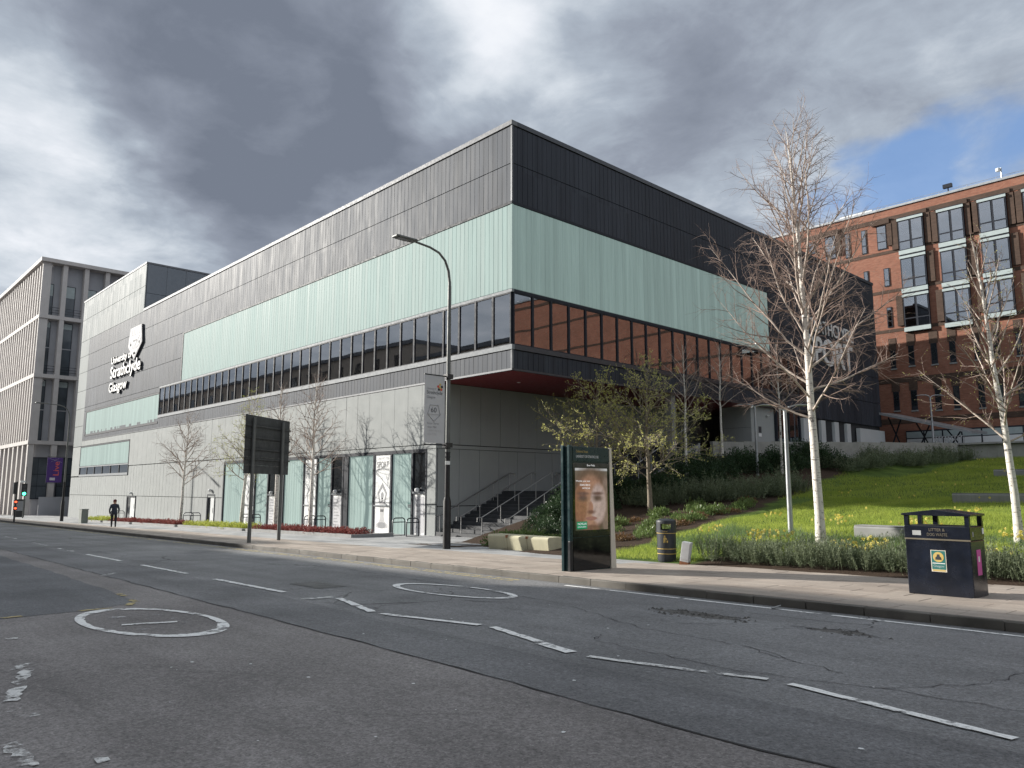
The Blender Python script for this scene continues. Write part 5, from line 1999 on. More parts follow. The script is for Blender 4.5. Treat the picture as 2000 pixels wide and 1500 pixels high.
# leaning feeder pillar
jp = gnd(1337, 1102, KERB_H)
JB = thing('feeder_pillar', 'small weathered white steel box leaning beside the round bin', 'cabinet', (jp[0], jp[1], pave_z(jp[0], jp[1]) - .03), R(20))
LT = Matrix.Rotation(R(9), 4, 'Y')


def tilt(b, m4):
    b.v = [tuple(m4 @ Vector(q)) for q in b.v]
    return b


tilt(MB().box(-.11, .11, -.12, .12, .1, .60), LT).build('body', M['cab_white'], JB, False, bevel=.006)
tilt(MB().box(-.112, .112, -.122, .122, 0, .1), LT).build('rusty_foot', M['rust'], JB, False)
tilt(MB().box(-.09, .09, -.128, -.121, .16, .57), LT).build('door', M['cab_white'], JB, False)

# concrete bench
bx = -20.05
BE = thing('concrete_bench', 'long pale yellow concrete bench in front of the stairs', 'bench', (bx, 17.7, pave_z(-18.5, 17.7) - .02))
zz = pave_z(-18.5, 17.7) - .02
sec = [(.06, 0), (.68, 0), (.70, .44), (.64, .50), (.05, .50), (0, .45), (0, .40)]
for i in range(3):
    x0 = bx + i * .97
    m4 = Matrix(((0, 0, 1, x0 + .01), (1, 0, 0, 17.66), (0, 1, 0, zz), (0, 0, 0, 1)))
    MB().prism(sec, m4, .95 if i < 2 else .96).build('segment', M['bench'], BE, bevel=.008)
    if i:
        MB().box(x0 - .04, x0 + .05, 17.645, 17.72, zz + .42, zz + .505).build('skate_stop', M['rust'], BE)
# concrete seats on the lawn
for (px, py), Lx, rot, lab in (((1722, 1052), 1.6, R(-4), 'short concrete seat half hidden by daffodils on the near lawn'), ((1935, 982), 2.6, R(-2), 'dark concrete seat on the upper lawn at the right edge'), ((1990, 930), 2.2, 0, 'small concrete block seat higher on the bank at the right edge')):
    p = hit(px, py)
    s_ = thing('concrete_block_bench', lab, 'seat', (p[0], p[1], bank_z(p[0], p[1]) - .22), rot)
    MB().prism([(.03, -.2), (.5, -.2), (.53, .5), (.48, .55), (.04, .55), (0, .5)], Matrix(((0, 0, 1, -Lx / 2), (1, 0, 0, 0), (0, 1, 0, 0), (0, 0, 0, 1))), Lx).build('block', M['concrete_darker'], s_, False, bevel=.01)
    MB().box(-Lx / 2 + .02, Lx / 2 - .02, .02, .5, .551, .575).build('top', M['concrete_darker'], s_, False)

# park lamps with curved heads


def park_lamp(px, py, top, arms, label, at=None):
    p = hit(px, py) if at is None else at
    z = hill_z(p[0], p[1])
    d = math.hypot(p[0], p[1])
    rr = ray(px, top)
    H = 1.6 + rr[2] / math.hypot(rr[0], rr[1]) * d - z
    t = thing('park_lamp', label, 'lamp post', (p[0], p[1], z))
    MB().lathe([(.085, -.2), (.075, H * .35), (.055, H - .05)], 12, (p[0], p[1], z)).build('pole', M['galv'], t, smooth=True)
    for sgn in arms:
        pts, rr_ = [], []
        u = Vector((math.cos(HEAD), math.sin(HEAD), 0)) * sgn
        m = MB()
        prof = [(0, -.18, .10, .05), (.12, -.02, .14, .05), (.35, .05, .22, .045), (.75, .055, .26, .03), (1.05, .0, .16, .02)]
        v_ = Vector((-u.y, u.x, 0))
        vs = []
        for a, h, wd_, th in prof:
            c = Vector((p[0], p[1], z + H)) + u * a + Vector((0, 0, h))
            for q, e in ((-.5, 0), (.5, 0), (.5, th), (-.5, th)):
                vs.append(c + v_ * wd_ * q + Vector((0, 0, e)))
        fs = [(3, 2, 1, 0), (16, 17, 18, 19)]
        for k in range(4):
            fs += [(4 * k + i, 4 * k + (i + 1) % 4, 4 * k + 4 + (i + 1) % 4, 4 * k + 4 + i) for i in range(4)]
        m.add(vs, fs).build('lamp_head', M['galv'], t, smooth=True)
    return t


park_lamp(1545, 1045, 795, (-1, 1), 'silver double-headed park lamp on the near lawn')
park_lamp(1480, 928, 792, (-1,), 'silver single-headed park lamp among the dark shrubs')
p = onY(1824, 872, 60.5)
park_lamp(1824, 872, 773, (-1, 1), 'silver double-headed park lamp on the terrace before the brick building', (p[0], 60.5, 0))

# cabinet, traffic signals
cp = gnd(162, 1022, KERB_H)
CB = thing('utility_cabinet', 'grey green utility cabinet on the far pavement', 'cabinet', (cp[0], cp[1], pave_z(cp[0], cp[1]) - .02))
MB().box(-.4, .4, -.22, .22, 0, 1.05).build('body', M['cab_grey'], CB, False, bevel=.02)
MB().box(-.36, .36, -.235, -.221, .1, .98).build('door', M['cab_grey'], CB, False)
MB().box(-.43, .43, -.25, .25, 1.05, 1.1).build('lid', M['cab_grey'], CB, False)
tp = gnd(27, 1019, KERB_H)
TL = thing('traffic_light', 'black traffic light showing green at the far junction', 'traffic light', (tp[0], tp[1], pave_z(tp[0], tp[1]) - .02))
MB().lathe([(.07, 0), (.06, 3.25)], 10).build('pole', M['black'], TL, False, True)
hd = MB().box(-.16, .12, -.24, .02, 2.25, 3.2).build('signal_head', M['black'], TL, False)
h2 = MB().box(-.05, .13, .32, .72, 2.1, 3.1).build('signal_head', M['black'], TL, False)
for k, mt in ((2, 'ink'), (1, 'ink'), (0, 'go')):
    MB().prism([(.52 + .12 * math.cos(6.283 * q / 14), 2.28 + k * .3 + .12 * math.sin(6.283 * q / 14)) for q in range(14)], Matrix.Translation((.131, 0, 0)) @ FACE_X, .02).build('lens', M[mt], h2, False)
for z in (1.1, 1.62):
    b_ = MB().box(-.06, .12, -.11, .12, z - .14, z + .14).build('push_unit', M['black'], TL, False)
    MB().prism([(.0 + .09 * math.cos(6.283 * q / 10), z + .07 * math.sin(6.283 * q / 10)) for q in range(10)], Matrix.Translation((.121, 0, 0)) @ FACE_X, .01).build('lens', M['stop'], b_, False)
tp2 = gnd(44, 1012, KERB_H)
q = thing('sign_post', 'thin dark mast with a small device beside the far traffic light', 'mast', (tp2[0], tp2[1], pave_z(tp2[0], tp2[1]) - .02))
MB().lathe([(.06, 0), (.04, 5.2)], 8).build('pole', M['lamp_grey'], q, False, True)
MB().box(-.1, .1, -.45, -.02, 3.6, 3.8).build('device', M['white'], q, False)
tp3 = gnd(37, 1010, KERB_H)
q = thing('information_board', 'dark upright information board on the pavement by the far junction', 'sign board', (tp3[0], tp3[1], pave_z(tp3[0], tp3[1]) - .02))
MB().box(-.06, .06, -.45, .45, 0, 1.95).build('panel', M['black'], q, False)
MB().box(.061, .064, -.36, .36, .7, 1.75).build('printed_face', M['ink_grey'], q, False)

# bike racks along the building
rk = None
for i, X in enumerate((-31.25, -30.1, -40.1, -38.95, -48.4, -47.25, -58.6, -57.2, -76.6, -75.0)):
    Y = 21.75
    if rk is None:
        rk = thing('bike_rack', '', 'bike rack', (X, Y, pave_z(X, Y) - .03), 0, 'navy bike racks by the glazed doors')
        MB().tube([(0, -.36, 0), (0, -.36, .72), (0, -.31, .83), (0, -.22, .88), (0, .22, .88), (0, .31, .83), (0, .36, .72), (0, .36, 0)], .03, 7).build('hoop', M['rack'], rk, False, True)
        MB().tube([(0, -.36, .68), (0, .36, .68)], .025, 6).build('cross_bar', M['rack'], rk, False, True)
        MB().box(-.03, .03, -.36, .36, .03, .06).build('foot_bar', M['rack'], rk, False)
        o = rk
    else:
        o = dup(rk, (X, Y, pave_z(X, Y) - .03))
    o['label'] = ['navy hoop bike rack nearest the stairs, right of its pair', 'navy hoop bike rack before the door by the grey corner'][::-1][i % 2] if i < 2 else ''
    o['label'] = ('navy hoop bike rack before the glazed door nearest the stairs, ' + ('left' if i % 2 == 0 else 'right') + ' of its pair') if i < 2 else \
        ('navy hoop bike rack before the ' + {1: 'middle', 2: 'far'}.get(i // 2, '') + ' glazed door, ' + ('left' if i % 2 == 0 else 'right') + ' of its pair') if i < 6 else \
        ('navy hoop bike rack before the ' + {3: 'plain door by the lime tree', 4: 'farthest plain door'}[i // 2] + ', ' + ('left' if i % 2 == 0 else 'right') + ' of its pair')
# a scrap of litter in the gutter
p = gnd(1512, 1190)
o = MB().bar((p[0] - .06, p[1] + .03, road_z(p[0], p[1]) + .012), (p[0] + .07, p[1] + .08, road_z(p[0], p[1]) + .06), .11, .004).build('litter_scrap', M['sticker_grey'])
tag(o, 'scrap of pale card lying in the gutter', 'litter')


# =================================================================== people
def person(px, py, H, rz, label, mats, stride=.18, ht=None):
    p = gnd(px, py, KERB_H)
    z = pave_z(p[0], p[1]) + .005
    t = thing('person', label, 'person', (p[0], p[1], z), rz)
    k = H / 1.75
    V = [(0, 0, .96), (0, 0, 1.12), (0, 0, 1.30), (0, 0, 1.44), (0, .01, 1.52), (0, .02, 1.62), (0, .02, 1.72),
         (-.10, 0, .90), (-.11, stride * .55, .50), (-.11, stride * .5 - .06, .09), (-.11, stride * .5 + .10, .03),
         (.10, 0, .90), (.11, -stride * .2, .50), (.11, -stride - .06, .10), (.11, -stride + .10, .03),
         (-.19, 0, 1.40), (-.27, -.03, 1.13), (-.25, .08, .92), (-.24, .12, .84),
         (.19, 0, 1.40), (.27, .03, 1.13), (.26, .10, .94), (.25, .14, .86)]
    Ed = [(0, 1), (1, 2), (2, 3), (3, 4), (4, 5), (5, 6), (0, 7), (7, 8), (8, 9), (9, 10), (0, 11), (11, 12), (12, 13), (13, 14), (3, 15), (15, 16), (16, 17), (17, 18), (3, 19), (19, 20), (20, 21), (21, 22)]
    Rr = [(.17, .12), (.16, .12), (.19, .13), (.16, .11), (.06, .06), (.095, .11), (.07, .08), (.105, .11), (.07, .075), (.045, .05), (.045, .035), (.105, .11), (.07, .075), (.045, .05), (.045, .035),
          (.075, .08), (.06, .06), (.045, .045), (.035, .04), (.075, .08), (.06, .06), (.045, .045), (.035, .04)]
    me = bpy.data.meshes.new('body')
    me.from_pydata([(x * k, y * k, zz * k) for x, y, zz in V], Ed, [])
    o = link('body', me, t, False)
    md = o.modifiers.new('skin', 'SKIN')
    for i, r_ in enumerate(Rr):
        sv = me.skin_vertices[0].data[i]
        sv.radius = (r_[0] * k, r_[1] * k)
        sv.use_root = i == 0
    o.modifiers.new('sub', 'SUBSURF').levels = 2
    dg = bpy.context.evaluated_depsgraph_get()
    m2 = bpy.data.meshes.new_from_object(o.evaluated_get(dg))
    o.modifiers.clear()
    o.data = m2
    m2.name = 'body'
    m2.materials.clear()
    for q in mats:
        m2.materials.append(q)
    for pl in m2.polygons:
        c = pl.center
        zz = c.z / k
        arm = abs(c.x) / k > .2
        pl.material_index = 3 if zz < .08 else (0 if (zz > 1.49 or (arm and zz < .88)) else (1 if zz > .86 else 2))
        pl.use_smooth = True
    hair = MB().lathe([(.10 * k, 0), (.112 * k, .05 * k), (.10 * k, .11 * k), (.05 * k, .15 * k), (.01, .16 * k)], 14, (0, .01 * k, 1.63 * k)).build('cap', ht or M['cap_red'], t, False, True)
    for sx in (-1, 1):      # ears, nose
        MB().lathe([(.005, -.03), (.018, 0), (.005, .03)], 6, (sx * .095 * k, .02 * k, 1.6 * k)).build('ear', mats[0], t, False)
    MB().lathe([(.004, .02), (.02, -.02), (.006, -.03)], 6, (0, .125 * k, 1.60 * k)).build('nose', mats[0], t, False)
    return t


PM = [M['skin'], M['cloth_navy'], M['cloth_black'], M['cloth_black']]
person(221, 1030, 1.72, R(75), 'person in a dark jacket and dark red cap walking away along the pavement', PM)
person(62, 1006, 1.66, R(-80), 'person in a black coat walking by the far office building', [M['skin'], M['cloth_black'], M['cloth_black'], M['cloth_black']], .22, M['cloth_black'])


# =================================================================== plants
def tubes(P, Rd, n):
    """batch of tubes: P (N,k,3) points, Rd (N,k) radii -> verts, quad faces"""
    N, k, _ = P.shape
    d = np.empty_like(P)
    d[:, 1:-1] = P[:, 2:] - P[:, :-2]
    d[:, 0] = P[:, 1] - P[:, 0]
    d[:, -1] = P[:, -1] - P[:, -2]
    d /= np.linalg.norm(d, axis=2, keepdims=True) + 1e-9
    ref = np.where(np.abs(d[..., 2:3]) < .8, np.array([0, 0, 1.0]), np.array([1.0, 0, 0]))
    ref = np.repeat(ref[:, :1], k, axis=1)
    sx = np.cross(d, ref)
    sx /= np.linalg.norm(sx, axis=2, keepdims=True) + 1e-9
    sy = np.cross(sx, d)
    a = 2 * np.pi * np.arange(n) / n
    V = P[:, :, None] + (sx[:, :, None] * np.cos(a)[:, None] + sy[:, :, None] * np.sin(a)[:, None]) * Rd[:, :, None, None]
    idx = np.arange(N * k * n).reshape(N, k, n)
    nx = np.roll(idx, -1, axis=2)
    Fq = np.stack([idx[:, :-1], nx[:, :-1], nx[:, 1:], idx[:, 1:]], axis=-1).reshape(-1, 4)
    return V.reshape(-1, 3), Fq


def tube_obj(name, groups, mat, parent, smooth=True):
    vs, fs, o = [], [], 0
    for P, Rd, n in groups:
        if len(P) == 0:
            continue
        v, f = tubes(P, Rd, n)
        vs.append(v)
        fs.append(f + o)
        o += len(v)
    v, f = np.concatenate(vs), np.concatenate(fs)
    me = bpy.data.meshes.new(name)
    me.vertices.add(len(v))
    me.vertices.foreach_set('co', v.astype(np.float32).ravel())
    me.loops.add(len(f) * 4)
    me.loops.foreach_set('vertex_index', f.astype(np.int32).ravel())
    me.polygons.add(len(f))
    me.polygons.foreach_set('loop_start', np.arange(0, len(f) * 4, 4, dtype=np.int32))
    me.polygons.foreach_set('use_smooth', np.ones(len(f), dtype=bool))
    me.materials.append(mat)
    me.update(calc_edges=True)
    return link(name, me, parent, False)


def unit(v):
    return v / (np.linalg.norm(v, axis=-1, keepdims=True) + 1e-9)


def make_tree(label, base, H, r0, spread, n1, cs, ang0, ang1, curve, droop, seed, barkm, twigm, lean=(0, 0), sub_d=.24, twig_d=.11, twig_l=.5,
              leaf=None, leaf_n=0, leaf_s=.05, prof=None, wob=.04, name='birch_tree', cat='tree', group=None, angf=None):
    rng = np.random.default_rng(seed)
    T = thing(name, label, cat, base, 0, group)
    k = 13
    tt = np.linspace(0, 1, k)
    tr = np.zeros((k, 3))
    tr[:, 2] = tt * H
    wobv = np.cumsum(rng.normal(size=(k, 2)) * wob * H / k, axis=0)
    tr[:, :2] = wobv * tt[:, None] ** .5 + np.outer(tt ** 1.3, lean)
    tr[0, 2] = -.15
    rad = r0 * (1 - tt) ** .85 + .008
    rad[0] *= 1.25
    thick = [(tr[None], rad[None], 12)]

    def along(P, Rr, s):
        f = s * (len(P) - 1)
        i = min(int(f), len(P) - 2)
        q = f - i
        return P[i] * (1 - q) + P[i + 1] * q, P[i + 1] - P[i], Rr[i] * (1 - q) + Rr[i + 1] * q
    limbs, subsP, subsR, twP, twR, lv = [], [], [], [], [], []
    LP, LR = [], []
    az = rng.uniform(0, 6.28)
    for i in range(n1):
        t = cs + (.97 - cs) * ((i + rng.uniform(0, .9)) / n1)
        az += 2.4 + rng.normal() * .3
        p, d, r = along(tr, rad, t)
        u = (t - cs) / (1 - cs)
        pr = prof(u) if prof else (1 - .75 * u)
        L = spread * pr * rng.uniform(.75, 1.12)
        ang = R((angf(u) if angf else ang0 + (ang1 - ang0) * u) + rng.normal() * 7)
        dr = np.array([math.cos(az) * math.sin(ang), math.sin(az) * math.sin(ang), math.cos(ang)])
        pts = [p]
        m = 7
        for j in range(m - 1):
            dr = unit(dr + np.array([0, 0, curve / m]) + rng.normal(size=3) * .09)
            pts.append(pts[-1] + dr * L / (m - 1))
        pts = np.array(pts)
        lr = min(r * .45, r0 * .24) * (1 - np.linspace(0, 1, m)) ** .8 + .004
        LP.append(pts)
        LR.append(lr)
        ns = max(2, int(L / sub_d))
        for q in range(ns):
            s = .12 + .88 * (q + rng.uniform(0, 1)) / ns
            p2, d2, r2 = along(pts, lr, min(s, .999))
            d2 = unit(d2)
            side = unit(np.cross(d2, rng.normal(size=3)))
            a2 = R(rng.uniform(28, 58))
            dd = d2 * math.cos(a2) + side * math.sin(a2)
            L2 = (.22 + .55 * (1 - s)) * L * .55 * rng.uniform(.6, 1.2) + .15
            pp = [p2]
            for j in range(4):
                dd = unit(dd + np.array([0, 0, (curve * .5 - droop * .5) / 4]) + rng.normal(size=3) * .12)
                pp.append(pp[-1] + dd * L2 / 4)
            pp = np.array(pp)
            sr = min(r2 * .6, .016) * (1 - np.linspace(0, 1, 5)) ** .7 + .0028
            subsP.append(pp)
            subsR.append(sr)
            nt = max(2, int(L2 / twig_d))
            s3 = rng.uniform(.1, 1, nt)
            f = s3 * 4
            i0 = np.minimum(f.astype(int), 3)
            qq = (f - i0)[:, None]
            st = pp[i0] * (1 - qq) + pp[i0 + 1] * qq
            dd3 = unit(pp[i0 + 1] - pp[i0])
            sd = unit(np.cross(dd3, rng.normal(size=(nt, 3))))
            a3 = np.radians(rng.uniform(25, 60, nt))[:, None]
            d3 = dd3 * np.cos(a3) + sd * np.sin(a3)
            L3 = twig_l * rng.uniform(.35, 1.1, nt)[:, None] * (.6 + .4 * min(1, L2))
            tp = [st]
            for j in range(3):
                d3 = unit(d3 + np.array([0, 0, -droop * .55 + curve * .12]) + rng.normal(size=(nt, 3)) * .14)
                tp.append(tp[-1] + d3 * L3 / 3)
            tp = np.stack(tp, axis=1)
            twP.append(tp)
            twR.append(np.tile(np.array([.0042, .0034, .0027, .0016]), (nt, 1)))
    tube_obj('trunk', thick, barkm, T)
    tube_obj('limbs', [(np.array(LP), np.array(LR), 6)], M['limb'] if barkm is M['birch'] else barkm, T)
    twP_ = np.concatenate(twP)
    tube_obj('crown', [(np.array(subsP), np.array(subsR), 4), (twP_, np.concatenate(twR), 3)], twigm, T)
    if leaf is not None:
        N = len(twP_)
        sel = rng.integers(0, N, leaf_n)
        sj = rng.integers(1, 4, leaf_n)
        pos = twP_[sel, sj] + rng.normal(size=(leaf_n, 3)) * .012
        dirs = unit(twP_[sel, sj] - twP_[sel, sj - 1]) + rng.normal(size=(leaf_n, 3)) * .7 + np.array([0, 0, .35])
        Q = leaf_quads(pos, dirs, rng.uniform(.6, 1.3, leaf_n) * leaf_s, rng.uniform(.5, 1.1, leaf_n) * leaf_s * .65, rng)
        bulk('leaves', Q, 4, leaf, T, False)
    return T


def on_ray(px, Y, zfun=pave_z):
    d = ray(px, 1000)
    X = d[0] / d[1] * Y
    return (X, Y, zfun(X, Y) - .02)


p = hit(1605, 1080)
make_tree('tall silver birch with white bark rising from the near lawn', (p[0], p[1], bank_z(p[0], p[1])), 11.7, .120, 5.1, 38, .29, 62, 16, .42, .22, 11, M['birch'], M['twig'],
          lean=(-.25, -.25), sub_d=.21, twig_d=.105, twig_l=.6, prof=lambda u: (.62 + .38 * min(1, u * 4)) * (1 - .80 * u), wob=.018,
          angf=lambda u: 66 if u < .14 else 44 - 26 * u)
p = hit(1992, 1062)
make_tree('silver birch with white bark at the right edge of the photo', (p[0], p[1], bank_z(p[0], p[1])), 7.9, .100, 2.7, 24, .30, 58, 22, .45, .3, 12, M['birch'], M['twig'],
          lean=(-.35, -.5), sub_d=.24, twig_d=.12, twig_l=.45, leaf=M['leaf_spring'], leaf_n=1300, leaf_s=.035)
make_tree('bare birch in the red planting bed right of the road sign', on_ray(607, 20.2), 8.3, .11, 3.0, 26, .36, 58, 22, .35, .45, 13, M['birch'], M['twig'], sub_d=.22, twig_d=.11, twig_l=.5)
make_tree('bare birch rising behind the dark road sign', on_ray(540, 20.4), 8.4, .13, 2.6, 22, .40, 55, 20, .4, .4, 14, M['birch'], M['twig'], sub_d=.24, twig_d=.12, twig_l=.5)
make_tree('slender tree with lime green buds by the yellow bedding', on_ray(472, 20.4), 8.2, .11, 3.2, 26, .34, 60, 25, .35, .35, 15, M['birch'], M['twig_pale'], lean=(.5, .2), sub_d=.22, twig_d=.11, twig_l=.5,
          leaf=M['leaf_lime'], leaf_n=4200, leaf_s=.055)
make_tree('bare birch farthest along the building near the walking person', on_ray(353, 20.2), 8.0, .11, 3.2, 26, .34, 58, 22, .35, .4, 16, M['birch'], M['twig'], lean=(.3, .1), sub_d=.24, twig_d=.12, twig_l=.5)
p = hit(1270, 1000)
make_tree('young tree with fresh yellow green leaves on the slope beside the kiosk', (p[0], p[1], bank_z(p[0], p[1])), 6.4, .11, 4.3, 34, .22, 76, 32, .30, .05, 17, M['bark'], M['twig_pale'], sub_d=.22, twig_d=.13, twig_l=.32,
          leaf=M['leaf_spring'], leaf_n=7500, leaf_s=.075, prof=lambda u: (1 - .80 * u), name='young_tree')
p = hit(1165, 985)
make_tree('second leafing tree half hidden behind the kiosk', (p[0], p[1], bank_z(p[0], p[1])), 5.4, .085, 3.9, 24, .30, 74, 32, .35, .05, 18, M['bark'], M['twig_pale'], sub_d=.24, twig_d=.13, twig_l=.32,
          leaf=M['leaf_spring'], leaf_n=5500, leaf_s=.075, prof=lambda u: (1 - .7 * u), name='young_tree')
for (px, py), H, sd, lab in (((1411, 893), 6.6, 21, 'slim birch with drooping twigs left of the single park lamp'), ((1342, 930), 7.0, 22, 'slim birch right of the leafing tree on the slope'), ((1528, 925), 7.4, 23, 'slim weeping birch behind the double park lamp')):
    p = hit(px, py)
    make_tree(lab, (p[0], p[1], hill_z(p[0], p[1])), H, .075, 2.6, 20, .42, 55, 25, -.1, .75, sd, M['birch'], M['twig'], sub_d=.25, twig_d=.11, twig_l=.7)


# ---- shrubs: a few shapes per kind, shared
def shrub(seed, n, rx, rz, ll, lw, up, mat, surf=.55, stems=0):
    rng = np.random.default_rng(seed)
    th = rng.uniform(0, 2 * np.pi, n)
    cz = rng.uniform(-.15, 1, n)
    rr = (surf + (1 - surf) * rng.uniform(0, 1, n) ** .5)
    lump = 1 + .22 * np.sin(th * 3 + seed) * np.cos(cz * 4 + seed) + .12 * np.sin(th * 7 + 2 * seed)
    s = np.sqrt(np.clip(1 - cz ** 2, 0, 1))
    pos = np.stack([rx * rr * s * np.cos(th) * lump, rx * rr * s * np.sin(th) * lump, rz * np.clip(rr * cz * lump, 0, 1.25)], axis=1)
    out = np.stack([np.cos(th) * s, np.sin(th) * s, cz], axis=1)
    dirs = out * (1 - up) + np.array([0, 0, up]) + rng.normal(size=(n, 3)) * .35
    Q = leaf_quads(pos, dirs, ll * rng.uniform(.6, 1.3, n), lw * rng.uniform(.7, 1.2, n), rng)
    return bulk(None, Q, 4, mat)


def spiky(seed, stems, per, rx, h, ll, lw, mat):
    """upright woody stems set with narrow leaves"""
    rng = np.random.default_rng(seed)
    a, r = rng.uniform(0, 6.283, stems), rx * np.sqrt(rng.uniform(0, 1, stems)) * .75
    b0 = np.stack([r * np.cos(a), r * np.sin(a), np.zeros(stems)], axis=1)
    lean = np.stack([np.cos(a) * r / rx * .45, np.sin(a) * r / rx * .45, np.ones(stems)], axis=1) + rng.normal(size=(stems, 3)) * .13
    hh = h * rng.uniform(.55, 1.1, stems) * (1 - .25 * (r / rx) ** 2)
    t = rng.uniform(.12, 1, (stems, per))
    pos = b0[:, None] + lean[:, None] * (hh[:, None] * t)[..., None]
    dirs = unit(lean)[:, None] * .75 + rng.normal(size=(stems, per, 3)) * .5
    n = stems * per
    Q = leaf_quads(pos.reshape(-1, 3), dirs.reshape(-1, 3), ll * rng.uniform(.6, 1.3, n), lw * rng.uniform(.8, 1.2, n), rng)
    tip = leaf_quads(b0, lean, hh, np.full(stems, .012), rng)
    return bulk(None, np.concatenate([Q, tip]), 4, mat)


SHM = {
    'rosemary': [spiky(s, 95, 26, .50, .68, .075, .013, M['rosemary']) for s in (1, 2, 3, 4)],
    'lavender': [spiky(s, 80, 22, .75, .85, .11, .022, M['rosemary']) for s in (5, 6, 7)],
    'ever': [shrub(s, 2600, .95, .85, .085, .05, .25, M['evergreen']) for s in (1, 2, 3)],
    'laurel': [shrub(s, 900, .55, .45, .11, .05, .45, M['laurel']) for s in (4, 5)],
    'red': [shrub(s, 260, .26, .20, .055, .03, .55, M['heath_red'], .4) for s in (6, 7, 8)],
    'lime': [shrub(s, 260, .28, .21, .055, .03, .55, M['heath_lime'], .4) for s in (9, 10)],
    'rust': [shrub(s, 320, .40, .18, .08, .045, .4, M['rust_leaf'], .3) for s in (11, 12)],
    'green': [shrub(s, 420, .40, .28, .12, .03, .6, M['laurel'], .3) for s in (13, 14)],
}


def plant(name, kind, x, y, z, sc, label, group, cat='shrub'):
    o = link(name, random.choice(SHM[kind]), None, True, Vector((float(x), float(y), float(z) - .03)), (0, 0, random.uniform(0, 6.28)))
    o.scale = (sc, sc, sc * random.uniform(.88, 1.12))
    return tag(o, label, cat, group)


random.seed(21)
# rosemary hedge along the pavement
x = -11.0
while x < 3.5:
    for row in (17.75, 18.35):
        plant('rosemary_bush', 'rosemary', x + random.uniform(-.15, .15) + (.25 if row > 18 else 0), row + random.uniform(-.1, .1), bank_z(x, row), random.uniform(.85, 1.1),
              'grey green rosemary bush in the hedge along the pavement', 'rosemary hedge along the pavement')
    x += .62
# dark evergreen mound and pale laurel beside the stairs and bench
for px, py, sc in ((1050, 1010, .7), (1075, 1020, .75), (1070, 995, .8), (1095, 985, .95), (1090, 1030, .7), (1120, 990, .95), (1140, 1010, .9)):
    p = hit(px, py + 25)
    plant('evergreen_shrub', 'ever', max(p[0], -23.3), p[1], bank_z(max(p[0], -23.3), p[1]), sc, 'dark evergreen shrub in the mound between the stairs and the kiosk', 'evergreen mound beside the stairs')
for k in range(9):
    X = -21.3 + k * .5
    Y = 19.2 + .12 * k * (k % 2)
    plant('laurel_shrub', 'laurel', X, Y + .3, pave_z(X, Y), random.uniform(.9, 1.25), 'low laurel with pale glossy leaves behind the concrete bench', 'pale laurels behind the bench')
for X0, Y0, X1, Y1, n, kind, lab, grp, nm in (
        (-23.6, 25, -21.6, 33, 9, 'ever', 'dark evergreen shrub on the slope beside the upper stairs', 'evergreens beside the upper stairs', 'evergreen_shrub'),
        (-23.2, 34, -20.4, 46, 16, 'ever', 'dark evergreen shrub below the entrance wall', 'evergreens below the entrance wall', 'evergreen_shrub'),
        (-21.6, 28.5, -17.4, 36, 24, 'lavender', 'spiky grey green shrub on the middle of the slope', 'spiky shrubs on the middle of the slope', 'lavender_shrub'),
        (-19.6, 44, -16.6, 57.6, 22, 'lavender', 'spiky shrub in the dark hedge along the terrace edge', 'hedge along the terrace edge', 'lavender_shrub')):
    for k in range(n):
        q = (k + random.random()) / n
        X = X0 + (X1 - X0) * q + random.uniform(-.9, .9)
        Y = Y0 + (Y1 - Y0) * q + random.uniform(-.8, .8)
        X = clamp(X, -23.6, -15.5)
        Y = min(Y, terr_edge(X) - .7)
        plant(nm, kind, X, Y, bank_z(X, Y), random.uniform(.9, 1.35), lab, grp)
for k in range(16):       # border plants along the lawn edge
    q = k / 15
    X, Y = -15.6 - 1.6 * q + random.uniform(-.5, .3), 20.5 + 11 * q
    plant('border_plant', random.choice(['green', 'green', 'rust']), X - .5, Y, bank_z(X - .5, Y), random.uniform(.8, 1.3), 'low leafy plant in the border along the lawn edge', 'border plants along the lawn edge', 'plant')
for k in range(14):
    X, Y = random.uniform(-20.5, -16.8), random.uniform(22, 29)
    plant('border_plant', random.choice(['green', 'rust']), X, Y, bank_z(X, Y), random.uniform(.8, 1.2), 'low leafy plant on the mulch around the leafing tree', 'low plants around the leafing tree', 'plant')

